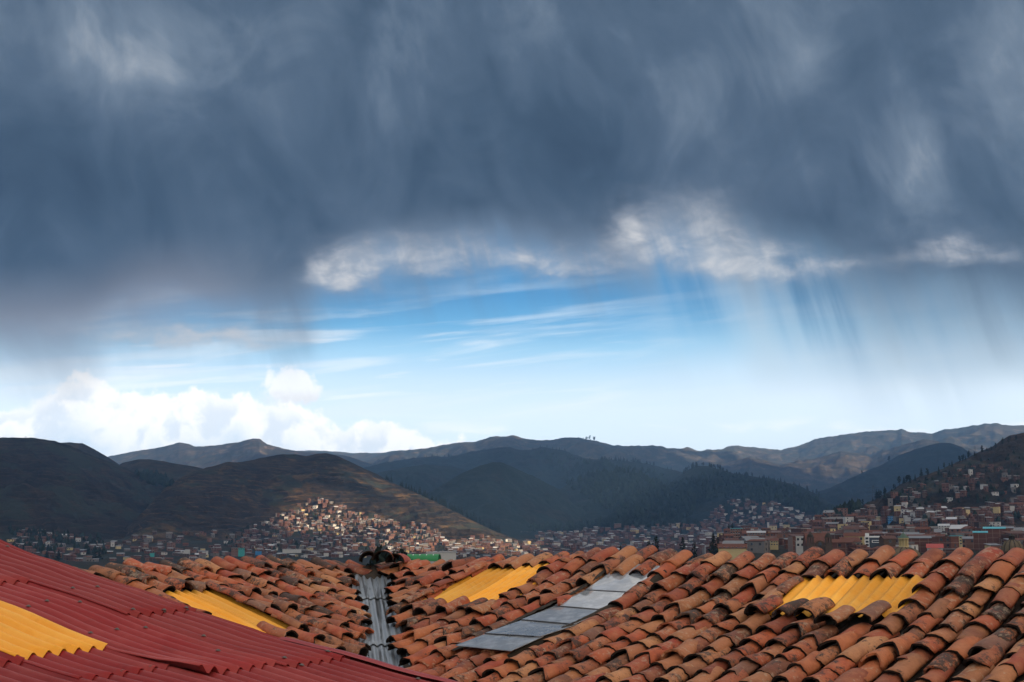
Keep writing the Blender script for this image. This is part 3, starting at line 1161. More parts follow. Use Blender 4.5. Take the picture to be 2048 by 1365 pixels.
carry(roofA, corners(RA, [(0.3, 0.15), (10.0, 0.15), (10.0, 3.5), (4.6, 3.5)]), 0)
carry(roofB, corners(RB, [(0.3, 0.15), (5.2, 0.15), (5.2, 3.2), (4.2, 3.2)]), 0)
_c = [(u, v) for u, v in ((-12.0, 8.15), (-4.4, 8.15), (-4.9, 4.7), (-9.8, 4.7))]
carry(redR, [tuple(red_fn(-0.2)(u, v, 0)) for u, v in _c], 0)
for rt in (roofA, roofB, redR, valleyR):
    child_space(rt)

# ------------------------------------------------------------------ terrain
def ground_z(r, az):
    r = np.asarray(r, float)
    az = np.broadcast_to(np.asarray(az, float), r.shape) if np.ndim(az) else np.full(r.shape, float(az))
    R = [0, 40, 120, 300, 700, 1200, 1500, 1900, 2400, 2800, 3300, 4200, 6000, 9000, 16000]
    left = np.interp(r, R, [-7, -7, -16, -22, -22, -17, -10, 10, 26, 36, 46, 66, 95, 130, 180])
    mid = np.interp(r, R, [-7, -7, -16, -22, -24, -24, -22, -14, 2, 22, 46, 66, 95, 130, 180])
    right = np.interp(r, R, [-7, -7, -16, -16, -1.5, 8, 12, 17, 26, 36, 46, 66, 95, 130, 180])
    a = (az + math.pi) % (2 * math.pi) - math.pi
    k1 = np.clip((a - -0.03) / 0.05, 0, 1); k1 = k1 * k1 * (3 - 2 * k1)
    k2 = np.clip((a - 0.12) / 0.05, 0, 1); k2 = k2 * k2 * (3 - 2 * k2)
    return left * (1 - k1) + k1 * (mid * (1 - k2) + k2 * right)


def hill_mat(name, dark, mid, tan, tscale=1.0, terrace=0.0, forest=0.3, cover=(0.022, 0.028, 0.022), seed=0.0):
    m, g, out = mat_new(name)
    geo = g.node('ShaderNodeNewGeometry')
    sp = g.node('ShaderNodeSeparateXYZ')
    g.t.links.new(geo.outputs['Position'], sp.inputs[0])
    x, y, z = (X(g, sp.outputs[i]) for i in range(3))
    P = g.vec(x * 0.001 + seed, y * 0.001, z * 0.0025)
    n1 = g.noise(P, 5.0 * tscale, 6.0, 0.62)
    n2 = g.noise(P, 26.0 * tscale, 6.0, 0.68)
    n3 = g.noise(P, 110.0 * tscale, 4.0, 0.7)
    col = g.mix(g.step(n2 + (n3 - 0.5) * 0.5, 0.36, 0.66), dark, mid)
    col = g.mix(g.step(n1 + (n2 - 0.5) * 0.6, 0.52, 0.70) * 0.75, col, tan)
    h = n1 * 14.0 + n2 * 14.0 + n3 * 5.0
    if terrace:
        warp = g.noise(P, 9.0, 3.0, 0.5)
        ph = (z + (warp - 0.5) * 34.0 + (n2 - 0.5) * 10.0) * (1.0 / terrace)
        fr = g.math('FRACT', ph)
        line = g.step(fr, 0.72, 0.92) * g.step(fr, 1.0, 0.94)
        amt = g.step(g.noise(P, 14.0, 4.0, 0.6), 0.40, 0.58)
        col = g.mix(line * amt * 0.34, col, tuple(v * 1.45 for v in tan))
        col = g.mix(g.step(fr, 0.30, 0.0) * amt * 0.55, col, tuple(v * 0.6 for v in dark))
        h = h + fr * amt * 3.0
    fm = g.step(n1 * 0.7 + g.noise(P, 16.0 * tscale, 5.0, 0.7) * 0.6, 0.71 - forest * 0.28, 0.78 - forest * 0.28)
    col = g.mix(fm * 0.85, col, cover)
    principled(g, out, col, 0.95, 0.05, normal=bump(g, h, 1.0, 0.6))
    return m


def hz(az_deg, sil_az, sil_tan):
    return np.interp(az_deg, sil_az, sil_tan)


HILLS = []


class Hill:
    def __init__(self, name, sil, rc, wf, wb, mat, amp=18.0, nscale=300.0, seed=0, power=1.15, crest_amp=0.12, na=360, nr=110, jag=0.0, label=None, spur=None):
        self.name, self.rc, self.wf, self.wb, self.mat = name, rc, wf, wb, mat
        self.amp, self.ns, self.seed, self.power, self.ca = amp, nscale, seed, power, crest_amp
        self.na, self.nr, self.jag, self.spur = na, nr, jag, spur
        a = []
        for px, py in sil:
            x, y, z = ray(px, py)
            a.append((math.atan2(x, y), z / math.hypot(x, y)))
        a = np.array(a)
        self.az = a[:, 0]; self.tan = a[:, 1]
        HILLS.append(self)

    def crest(self, az):
        n = 1 + 0.10 * np.sin(az * 9 + self.seed) + 0.05 * np.sin(az * 23 + 2 * self.seed)
        return self.rc * n

    def height(self, az, r):
        az = np.asarray(az, float); r = np.asarray(r, float)
        rc = self.crest(az)
        tn = np.interp(az, self.az, self.tan)
        # round the traced outline a little and roughen it
        if self.jag:
            tn = tn + self.jag * fbm(az * 260, az * 0 + self.seed, self.seed + 3, 4) * np.clip((tn - ground_z(rc, az) / rc) * 60, 0, 1)
        H = rc * tn
        wf = self.wf
        base = ground_z(rc - wf, az) - 6
        t = np.clip((r - (rc - wf)) / wf, -0.05, 1)
        s = np.sign(t) * np.abs(t) ** self.power
        s = s * (1 - 0.10 * np.clip(t, 0, 1) ** 6) / 0.90 if False else s
        b = np.clip((r - rc) / self.wb, 0, 1)
        h = base + (H - base) * s
        back = base - 30
        h = np.where(r > rc, H + (back - H) * (b ** 1.25), h)
        x, y = r * np.sin(az), r * np.cos(az)
        env = np.clip(4 * t * (1 - t), 0, 1) * (1 - self.ca) + self.ca * np.clip(t * 3, 0, 1)
        env = np.where(r > rc, self.ca + 0.8 * np.clip(b * 2, 0, 1), env)
        scale_h = np.clip((H - base) / 60.0, 0.0, 1.0)
        n = 1.5 * ridged(x / self.ns, y / self.ns, self.seed, 6, 0.58) + 0.6 * fbm(x / (self.ns * 0.3), y / (self.ns * 0.3), self.seed + 20, 4, 0.6)
        # never climb over the traced sky line
        out = h + self.amp * env * scale_h * n
        cap = np.where(r < rc * 0.999, r * (base / (rc - wf) + (tn - base / (rc - wf)) * np.clip(1.02 * t + 0.03, 0, 1.0)) + 1e9 * 0, 1e9)
        return np.minimum(out, np.where(r < rc, r * tn * 0.995 + 0.0, out))

    def span(self):
        return self.az[0], self.az[-1]

    def build(self):
        a0, a1 = self.span()
        A = np.linspace(a0, a1, self.na)
        T = np.concatenate([np.linspace(-0.05, 1, int(self.nr * 0.75)), 1 + np.linspace(0, 1, int(self.nr * 0.25) + 1)[1:]])
        AA, TT = np.meshgrid(A, T)
        rc = self.crest(AA)
        R = np.where(TT <= 1, rc - self.wf + self.wf * TT, rc + (TT - 1) * self.wb)
        Z = self.height(AA, R)
        P = np.stack([R * np.sin(AA), R * np.cos(AA), Z], -1)
        o = link(self.name, grid_mesh(self.name, P[::-1]), self.mat)
        o['kind'] = 'structure'
        return o


HM = {}
HM['brown'] = hill_mat('dry hillside', (0.008, 0.007, 0.006), (0.026, 0.019, 0.014), (0.056, 0.038, 0.025), 1.0, 9.0, 0.20, seed=1.0)
HM['brown2'] = hill_mat('dry hillside by the town', (0.012, 0.010, 0.008), (0.040, 0.029, 0.020), (0.085, 0.058, 0.034), 1.2, 0.0, 0.10, seed=5.0)
HM['village'] = hill_mat('terraced hillside', (0.010, 0.008, 0.007), (0.036, 0.026, 0.017), (0.125, 0.076, 0.034), 1.0, 8.0, 0.12, seed=2.0)
HM['forest'] = hill_mat('wooded slope', (0.005, 0.007, 0.007), (0.022, 0.021, 0.018), (0.070, 0.055, 0.039), 0.8, 0.0, 0.5, (0.010, 0.018, 0.018), 3.0)
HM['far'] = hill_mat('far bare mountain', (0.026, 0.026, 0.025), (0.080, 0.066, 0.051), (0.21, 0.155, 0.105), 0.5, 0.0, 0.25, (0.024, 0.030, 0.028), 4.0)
HM['ground'] = hill_mat('valley floor', (0.020, 0.020, 0.017), (0.045, 0.036, 0.028), (0.075, 0.055, 0.040), 2.0, 0.0, 0.4, seed=6.0)

SIL = dict(
    left=[(-420, 905), (-200, 895), (-80, 886), (0, 881), (60, 878), (110, 886), (160, 905), (215, 925), (255, 941), (300, 961), (340, 982), (390, 1008), (440, 1032), (500, 1060), (560, 1090), (620, 1105)],
    main=[(120, 1115), (165, 1106), (205, 1092), (240, 1068), (290, 1020), (330, 977), (370, 951), (410, 936), (450, 926), (500, 922), (540, 915), (565, 911), (590, 911), (612, 914), (632, 910), (652, 909), (680, 916), (710, 929), (740, 943), (780, 962), (830, 985), (880, 1009), (930, 1035), (980, 1059), (1020, 1075), (1060, 1089), (1110, 1103), (1160, 1112)],
    left2=[(60, 930), (100, 892), (115, 887), (140, 886), (165, 888), (190, 901), (210, 912), (235, 927), (270, 950), (310, 985)],
    left3=[(180, 985), (215, 945), (245, 926), (275, 920), (300, 919), (340, 926), (380, 932), (420, 940), (470, 960), (540, 1000)],
    farleft=[(100, 960), (170, 930), (220, 913), (260, 906), (310, 898), (340, 891), (358, 885), (375, 888), (390, 895), (430, 893), (480, 884), (505, 878), (520, 879), (535, 889), (570, 897), (610, 905), (650, 907), (700, 915), (760, 935), (830, 970)],
    lit=[(480, 940), (540, 915), (580, 903), (640, 902), (700, 907), (760, 907), (800, 902), (840, 905), (900, 925), (980, 960)],
    far=[(620, 985), (680, 945), (730, 925), (770, 914), (800, 903), (850, 898), (900, 891), (950, 886), (978, 879), (1000, 876), (1030, 875), (1060, 886), (1100, 888), (1130, 882), (1160, 881), (1190, 888), (1230, 897), (1280, 896), (1320, 896), (1360, 897), (1400, 903), (1440, 898), (1468, 890), (1500, 894), (1530, 895), (1560, 899), (1600, 893), (1640, 880), (1680, 870), (1720, 866), (1760, 864), (1793, 862), (1803, 859), (1815, 864), (1850, 867), (1865, 869), (1890, 862), (1930, 860), (1965, 852), (1985, 849), (2048, 850), (2150, 846), (2350, 850)],
    far2=[(1180, 990), (1260, 960), (1330, 935), (1400, 918), (1450, 925), (1500, 915), (1560, 930), (1620, 920), (1680, 905), (1740, 915), (1790, 893), (1850, 880), (1900, 890), (1960, 905), (2048, 890), (2200, 880)],
    mid=[(600, 985), (660, 955), (700, 943), (760, 927), (800, 920), (850, 915), (900, 914), (950, 905), (1000, 899), (1020, 897), (1040, 903), (1060, 902), (1080, 896), (1100, 899), (1130, 906), (1170, 919), (1230, 921), (1280, 926), (1330, 938), (1380, 952), (1440, 970), (1500, 985), (1560, 1000), (1640, 1020), (1720, 1050)],
    mid_right=[(1180, 1075), (1260, 1040), (1310, 1000), (1345, 965), (1370, 946), (1395, 934), (1415, 932), (1440, 940), (1470, 949), (1520, 955), (1560, 963), (1600, 976), (1640, 996), (1670, 1013), (1710, 1035), (1770, 1060)],
    spur_left=[(640, 1010), (690, 975), (740, 952), (790, 938), (850, 930), (900, 934), (950, 945), (1010, 960), (1080, 985), (1150, 1015), (1220, 1050)],
    spur_mid=[(1040, 1040), (1090, 1000), (1140, 965), (1190, 948), (1235, 941), (1280, 950), (1320, 970), (1370, 1005), (1420, 1040)],
    cone=[(760, 1060), (820, 1010), (870, 980), (920, 950), (960, 932), (985, 926), (1005, 928), (1030, 938), (1080, 961), (1130, 986), (1180, 1011), (1230, 1036), (1270, 1055), (1330, 1075), (1400, 1090)],
    right_mid=[(1560, 1030), (1600, 1003), (1630, 987), (1660, 976), (1700, 956), (1750, 938), (1800, 912), (1830, 900), (1860, 892), (1880, 887), (1900, 888), (1920, 894), (1945, 910), (1980, 933), (2030, 958), (2100, 985), (2250, 1010)],
    right_back=[(1820, 960), (1880, 935), (1920, 918), (1960, 905), (2000, 890), (2048, 866), (2120, 850), (2250, 840)],
    right=[(1560, 1078), (1630, 1052), (1690, 1027), (1720, 1014), (1760, 995), (1800, 974), (1850, 956), (1900, 936), (1940, 916), (1960, 906), (1985, 898), (2000, 886), (2020, 873), (2040, 867), (2100, 862), (2250, 850), (2450, 850)],
    right_front=[(1880, 1075), (1930, 1050), (1980, 1015), (2030, 980), (2090, 955), (2200, 930), (2400, 920)],
)
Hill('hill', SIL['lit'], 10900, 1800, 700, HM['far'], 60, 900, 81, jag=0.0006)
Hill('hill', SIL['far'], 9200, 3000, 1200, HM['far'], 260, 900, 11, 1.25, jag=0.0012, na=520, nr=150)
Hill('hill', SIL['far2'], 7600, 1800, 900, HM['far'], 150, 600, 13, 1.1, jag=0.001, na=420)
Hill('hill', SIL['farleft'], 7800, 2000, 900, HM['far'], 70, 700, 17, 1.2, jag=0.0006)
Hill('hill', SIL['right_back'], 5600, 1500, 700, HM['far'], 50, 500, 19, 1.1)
Hill('hill', SIL['mid'], 6000, 1600, 800, HM['forest'], 120, 480, 23, 1.15, jag=0.0008, na=460, nr=140)
Hill('hill', SIL['right_mid'], 5200, 1400, 600, HM['forest'], 85, 400, 29, 1.1, jag=0.0005)
Hill('hill', SIL['mid_right'], 3700, 1000, 500, HM['forest'], 85, 340, 31, 1.15, jag=0.0007)
Hill('hill', SIL['spur_left'], 4900, 1000, 500, HM['forest'], 70, 360, 63, 1.1, jag=0.0005)
Hill('hill', SIL['spur_mid'], 4400, 900, 450, HM['forest'], 70, 330, 67, 1.1, jag=0.0006)
Hill('hill', SIL['cone'], 3700, 560, 400, HM['forest'], 65, 300, 37, 1.1, jag=0.0004)
Hill('hill', SIL['left2'], 3500, 700, 400, HM['brown2'], 25, 260, 41)
Hill('hill', SIL['left3'], 3300, 700, 400, HM['brown2'], 25, 260, 43)
Hill('hill', SIL['left'], 2900, 900, 500, HM['brown'], 70, 300, 47, 1.2, jag=0.0004, na=420, nr=150)
H_MAIN = Hill('hill', SIL['main'], 2450, 620, 420, HM['village'], 42, 240, 53, 1.15, jag=0.0003, na=520, nr=170)
H_RIGHT = Hill('hill', SIL['right'], 2150, 720, 450, HM['brown2'], 50, 210, 59, 1.15, jag=0.0007, na=420, nr=150)
Hill('hill', SIL['right_front'], 1750, 420, 300, HM['brown2'], 18, 160, 61, 1.05, jag=0.0004, na=240, nr=100)
for h in HILLS:
    h.build()


def surf(x, y):
    """height of the land at a plan point (arrays)"""
    x, y = np.asarray(x, float), np.asarray(y, float)
    r, az = np.hypot(x, y), np.arctan2(x, y)
    z = ground_z(r, az)
    shape = np.shape(z)
    z, r, az = np.atleast_1d(np.broadcast_to(z, shape)).astype(float).ravel().copy(), np.atleast_1d(r).ravel(), np.atleast_1d(az).ravel()
    for h in HILLS:
        a0, a1 = h.span()
        rc = h.crest(az)
        ok = np.nonzero((az > a0) & (az < a1) & (r > rc - h.wf * 1.04) & (r < rc + h.wb))[0]
        if len(ok):
            z[ok] = np.maximum(z[ok], h.height(az[ok], r[ok]))
    z = z.reshape(shape)
    return z


def seen(x, y, z, step=22):
    """true where nothing of the land hides the point from the camera"""
    x, y, z = map(np.asarray, (x, y, z))
    k = np.linspace(0.15, 0.985, 70)
    ok = np.ones(len(x), bool)
    for f in k:
        ok &= surf(x * f, y * f) < z * f + 1.2
    return ok


def build_ground():
    A = np.concatenate([np.linspace(-0.55, 0.55, 220), np.linspace(0.55, 2 * math.pi - 0.55, 90)[1:]])
    A = np.concatenate([A])
    R = np.concatenate([np.linspace(2, 120, 14), np.geomspace(130, 16000, 130)])
    AA, RR = np.meshgrid(A, R)
    x, y = RR * np.sin(AA), RR * np.cos(AA)
    Z = ground_z(RR, AA) + np.clip(RR / 900, 0, 1) * 6 * fbm(x / 180, y / 180, 71, 4)
    P = np.stack([x, y, Z], -1)
    o = link('ground', grid_mesh('ground', P[::-1]), HM['ground'])
    o['kind'] = 'structure'


build_ground()


# ------------------------------------------------------------------ cloud sheet added out of view to shade the land, opened for sun patches
def pq(P):
    """plan of the sun's shadow: across and upward, seen along the sunbeam"""
    S = np.array(SUN_DIR)
    e1 = np.array([-S[1], S[0], 0.0]); e1 /= np.linalg.norm(e1)
    e2 = np.cross(S, e1)
    P = np.asarray(P, float)
    return P @ e1, P @ e2, e1, e2, S


def poly_in(px, py, poly):
    inside = np.zeros(np.shape(px), bool)
    n = len(poly)
    for i in range(n):
        x0, y0 = poly[i]; x1, y1 = poly[(i + 1) % n]
        c = ((y0 > py) != (y1 > py)) & (px < (x1 - x0) * (py - y0) / (y1 - y0 + 1e-12) + x0)
        inside ^= c
    return inside


def lands_at(px, py, y0=560, y1=5200, step=6.0):
    """vectorised: where the lines of sight through many pixels meet the land"""
    d = np.array([ray(a, b) for a, b in zip(px, py)])
    n = len(px)
    res = np.full((n, 3), np.nan)
    todo = np.arange(n)
    Y = np.arange(y0, y1, step)
    for c in range(0, len(Y), 40):
        yy = Y[c:c + 40]
        if not len(todo):
            break
        xx = d[todo, 0][:, None] * yy[None]
        zz = surf(xx, np.broadcast_to(yy, xx.shape))
        hit = zz >= d[todo, 2][:, None] * yy[None]
        any_ = hit.any(1)
        k = hit.argmax(1)
        w = np.nonzero(any_)[0]
        res[todo[w], 0] = xx[w, k[w]]; res[todo[w], 1] = yy[k[w]]; res[todo[w], 2] = zz[w, k[w]]
        todo = todo[~any_]
    return res


def land_at(px, py, hill=None):
    """first piece of land met along a line of sight"""
    x, y, z = ray(px, py)
    Y = np.arange(500, 12500, 4.0)
    zz = surf(x * Y, Y)
    k = np.argmax(zz >= z * Y)
    if zz[k] < z * Y[k]:
        return None
    return np.array([x * Y[k], Y[k], zz[k]])


def shading_cloud():
    # where sunlight reaches the hillside in the photograph
    lit1 = [(605, 985), (680, 985), (740, 1012), (810, 1036), (865, 1042), (900, 1072), (925, 1100), (860, 1108), (765, 1104), (750, 1080), (720, 1066), (690, 1056), (630, 1056), (570, 1060), (590, 1015)]
    lit2 = [(720, 945), (800, 972), (880, 1010), (960, 1050), (1050, 1085), (1020, 1098), (930, 1074), (830, 1022), (760, 985)]
    lit3 = [(880, 1082), (960, 1076), (1020, 1090), (1000, 1104), (900, 1104)]
    polys = []
    for lit in (lit1, lit2, lit3):
        pts = [land_at(*q) for q in lit]
        pts = [q for q in pts if q is not None and q[1] < 3200]
        if len(pts) > 2:
            a, b, *_ = pq(np.array(pts))
            polys.append(list(zip(a, b)))
    _, _, e1, e2, S = pq(np.zeros(3))
    p = np.arange(-2600, 8200, 18.0)
    q = np.arange(-900, 3000, 18.0)
    PP, QQ = np.meshgrid(p, q)
    wob = 26 * fbm(PP / 60, QQ / 60, 91, 3)
    hole = np.zeros(PP.shape, bool)
    for k, po in enumerate(polys):
        hole |= poly_in(PP + wob, QQ + wob * 0.6, po)
    edge = 260 * fbm(PP / 500, QQ / 500, 95, 4)
    keep = ((PP + edge > -2300) & (PP + edge < 7600) & (QQ + edge > -700) & (QQ + edge < 2400 - 0.02 * PP))
    # torn gaps over the far ranges
    gaps = (fbm(PP / 900, QQ / 300, 97, 4) > 0.10) & (PP > 6800)
    keep &= ~hole & ~gaps
    L = 3500.0
    lump = 120 * ridged(PP / 420, QQ / 420, 99, 5)
    P = S * L + PP[..., None] * e1 + QQ[..., None] * e2 + (lump[..., None] * S)
    keep &= ~((P[..., 1] > -950) & (P[..., 2] < 1100))
    kf = keep[:-1, :-1] & keep[1:, :-1] & keep[:-1, 1:] & keep[1:, 1:]
    m, g, out = mat_new('cloud')
    d = g.node('ShaderNodeBsdfDiffuse'); d.inputs[0].default_value = (0.85, 0.85, 0.86, 1)
    t = g.node('ShaderNodeBsdfTranslucent'); t.inputs[0].default_value = (0.80, 0.80, 0.82, 1)
    mx = g.node('ShaderNodeMixShader'); mx.inputs[0].default_value = 0.5
    g.t.links.new(d.outputs[0], mx.inputs[1]); g.t.links.new(t.outputs[0], mx.inputs[2]); g.t.links.new(mx.outputs[0], out.inputs[0])
    o = link('cloud', grid_mesh('cloud', P, True, kf), m)  # added sun blocker, never in view; its hole shapes the village sunlight
    o['kind'] = 'structure'
    print('cloud polys', len(polys))


shading_cloud()

# ------------------------------------------------------------------ air
HAZE = 7.0e-5


def haze():
    mb = MB()
    mb.box(-9500, 9500, -800, 13200, -40, 1020)
    m = bpy.data.materials.new('haze'); m.use_nodes = True
    g = G(m.node_tree)
    out = g.node('ShaderNodeOutputMaterial')
    v = g.node('ShaderNodeVolumePrincipled')
    v.inputs['Color'].default_value = (0.30, 0.57, 1.0, 1)
    v.inputs['Density'].default_value = HAZE
    v.inputs['Anisotropy'].default_value = 0.0
    g.t.links.new(v.outputs[0], out.inputs['Volume'])
    o = mb.build('haze', m)
    o['kind'] = 'stuff'


haze()

# ------------------------------------------------------------------ town
def brickwork(name, c, var=0.3):
    m, g, out = mat_new(name)
    tc = g.node('ShaderNodeTexCoord')
    n = g.noise(tc.outputs['Object'], 0.35, 6.0, 0.7)
    sp = g.node('ShaderNodeSeparateXYZ'); g.t.links.new(tc.outputs['Object'], sp.inputs[0])
    z = X(g, sp.outputs[2]); x = X(g, sp.outputs[0])
    fz = g.math('FRACT', z * (1 / 2.8)); fx = g.math('FRACT', x * (1 / 4.1) + 0.3)
    frame = g.clamp(g.step(fz, 0.10, 0.07) + g.step(fx, 0.07, 0.05))
    col = g.scale_col(c, 1.0 + (n - 0.5) * 2 * var)
    col = g.mix(frame * 0.45, col, (0.30, 0.25, 0.22))
    principled(g, out, col, 0.9, 0.1)
    return m


T = {}
T['brick'] = brickwork('brick wall', (0.105, 0.048, 0.037))
T['brick_dark'] = brickwork('dark brick wall', (0.062, 0.033, 0.028))
T['brick_pale'] = brickwork('pale brick wall', (0.155, 0.082, 0.062))
T['adobe'] = plain('brown adobe wall', (0.085, 0.058, 0.042), 0.95, 0.05, 0.3)
T['white'] = plain('white wall', (0.42, 0.41, 0.39), 0.9, 0.1, 0.15)
T['cream'] = plain('cream wall', (0.45, 0.36, 0.19), 0.9, 0.1, 0.12)
T['grey'] = plain('concrete wall', (0.15, 0.14, 0.135), 0.9, 0.1, 0.25)
T['blue'] = plain('blue wall', (0.045, 0.19, 0.40), 0.8, 0.2)
T['teal'] = plain('teal wall', (0.05, 0.28, 0.27), 0.8, 0.2)
T['rust'] = plain('rusty tin roof', (0.085, 0.042, 0.034), 0.8, 0.2, 0.35)
T['tiles_far'] = plain('far tile roof', (0.115, 0.050, 0.036), 0.9, 0.1, 0.35)
T['tin'] = plain('grey tin roof', (0.135, 0.14, 0.15), 0.5, 0.4, 0.3)
T['tin_white'] = plain('pale tin roof', (0.36, 0.37, 0.385), 0.5, 0.4, 0.15)
T['turquoise'] = plain('turquoise tin roof', (0.05, 0.33, 0.40), 0.5, 0.4, 0.15)
T['red_roof'] = plain('red tin roof', (0.32, 0.05, 0.04), 0.6, 0.3)
T['pane'] = plain('dark window', (0.012, 0.013, 0.016), 0.25, 0.5, 0.1)
T['stone'] = plain('church stone', (0.080, 0.058, 0.046), 0.9, 0.1, 0.3, 0.8)
T['dome'] = plain('weathered dome', (0.125, 0.095, 0.060), 0.85, 0.15, 0.35, 0.9)
T['dome_dark'] = plain('dark dome', (0.040, 0.034, 0.027), 0.85, 0.15, 0.3, 0.9)
T['verdigris'] = plain('green cupola', (0.075, 0.115, 0.085), 0.8, 0.2, 0.3)
T['green'] = plain('green vault sheet', (0.020, 0.20, 0.055), 0.5, 0.4, 0.1)
T['trim'] = plain('white trim', (0.70, 0.70, 0.69), 0.8, 0.2, 0.1)
T['glass'] = plain('dark glazing', (0.015, 0.018, 0.022), 0.12, 0.6, 0.1)
TK = list(T)
TI = {k: i for i, k in enumerate(TK)}
TM = [T[k] for k in TK]
UNIT_WIN = {}


def window_unit(kind='pane'):
    """a recessed pane with a sill, 1 x 1, facing -Y"""
    if kind not in UNIT_WIN:
        mb = MB()
        mb.box(-0.5, 0.5, -0.05, 0.03, 0, 1, 0)
        mb.box(-0.58, 0.58, -0.16, 0.03, -0.10, 0.0, 1)
        me = mesh_from('window', mb.v, mb.f, False, mb.m)
        me.materials.append(T['pane']); me.materials.append(T['trim'] if kind == 'trim' else T['grey'])
        UNIT_WIN[kind] = me
    return UNIT_WIN[kind]


def roof_mb(mb, w, d, h, style, mi, over=0.35):
    if style == 'flat':
        mb.box(-w / 2 - 0.15, w / 2 + 0.15, -d / 2 - 0.15, d / 2 + 0.15, h, h + 0.35, mi)
    elif style == 'shed':
        z0, z1 = h + 0.1, h + 0.1 + d * 0.16
        a = [(-w / 2 - over, -d / 2 - over, z0), (w / 2 + over, -d / 2 - over, z0), (w / 2 + over, d / 2 + over, z1), (-w / 2 - over, d / 2 + over, z1)]
        b = [(x, y, z - 0.2) for x, y, z in a]
        mb.quad(*a, mi); mb.quad(b[3], b[2], b[1], b[0], mi)
        for k in range(4):
            mb.quad(b[k], b[(k + 1) % 4], a[(k + 1) % 4], a[k], mi)
    else:
        z0, z1 = h, h + d * 0.27
        o = over
        mb.quad((-w / 2 - o, -d / 2 - o, z0 - 0.1), (w / 2 + o, -d / 2 - o, z0 - 0.1), (w / 2 + o, 0, z1), (-w / 2 - o, 0, z1), mi)
        mb.quad((w / 2 + o, d / 2 + o, z0 - 0.1), (-w / 2 - o, d / 2 + o, z0 - 0.1), (-w / 2 - o, 0, z1), (w / 2 + o, 0, z1), mi)
        mb.tri((-w / 2, -d / 2, z0), (-w / 2, 0, z1 - 0.1), (-w / 2, d / 2, z0), mi)
        mb.tri((w / 2, -d / 2, z0), (w / 2, d / 2, z0), (w / 2, 0, z1 - 0.1), mi)


def window_slots(w, d, h, rr, fl=2.8):
    out = []
    nf = max(1, int(h / fl))
    nx = max(1, int(w / 3.3))
    for f in range(nf):
        for k in range(nx):
            if rr.random() < 0.82:
                out.append((-w / 2 + w * (k + 0.5) / nx, 0, f * fl + 1.0))
    ny = max(1, int(d / 4))
    for f in range(nf):
        for k in range(ny):
            if rr.random() < 0.6:
                out.append((-d / 2 + d * (k + 0.5) / ny, 1, f * fl + 1.0))
    return out


class Spec:
    pass


def spec(x, y, z, w, d, h, yaw, wall, roof, style, region):
    s = Spec()
    s.x, s.y, s.z, s.w, s.d, s.h, s.yaw, s.wall, s.roof, s.style, s.region = x, y, z, w, d, h, yaw, wall, roof, style, region
    return s


NAMED = []          # (px0, px1, visible bottom, distance): keeps room in front of the landmarks


def face_yaw(x, y, extra=0.0):
    return -math.atan2(x, y) + extra


def at_px(px, r):
    x, y, z = ray(px, HORIZON)
    k = r / math.hypot(x, 1)
    return x * k, k


def z_px(py, px, r):
    x, y, z = ray(px, py)
    return r * z / math.hypot(x, 1)


def building(name, label, cat, px0, px1, pyt, r, wall, roof='rust', style='flat', depth=None, yaw=0.0, wins=True, floors=None, pyb=1100, win_kind='trim', win_w=1.1, cols=None, attic=None, group=None):
    """a landmark standing at its real distance: width and height follow from how large it shows"""
    pxc = (px0 + px1) / 2
    if r >= 1400:
        q = lands_at([pxc], [pyb], y0=1250)[0]
        if np.isfinite(q[0]):
            r = math.hypot(q[0], q[1])
    x, y = at_px(pxc, r)
    w = (px1 - px0) / F_PX * r
    zt = z_px(pyt, pxc, r)
    zb = min(float(surf(np.array([x]), np.array([y]))[0]), zt - 4)
    d = depth or max(6.0, w * 0.6)
    h = zt - zb
    root = empty(name, (x, y, zb), face_yaw(x, y, yaw))
    tag(root, label, cat, group)
    mb = MB(); mb.box(-w / 2, w / 2, -d / 2, d / 2, -4, h, 0)
    mb.build('wall', T[wall], root)
    mb = MB(); roof_mb(mb, w, d, h, style, 0)
    mb.build('roof', T[roof], root)
    if wins:
        vis_h = zt - z_px(min(pyb, 1100), pxc, r)
        fl = 2.9 if floors is None else vis_h / floors
        n = floors or max(1, int(vis_h / fl))
        nx = cols or max(2, int(w / 3.2))
        for f in range(n):
            for k in range(nx):
                o = link('window', window_unit(win_kind), None, root, Matrix.Translation((-w / 2 + w * (k + 0.5) / nx, -d / 2 - 0.02, h - vis_h + f * fl + fl * 0.30)) @ Matrix.Diagonal((win_w, 1, fl * 0.45, 1)))
    NAMED.append((px0 - 3, px1 + 3, pyb, r))
    return root, w, d, h


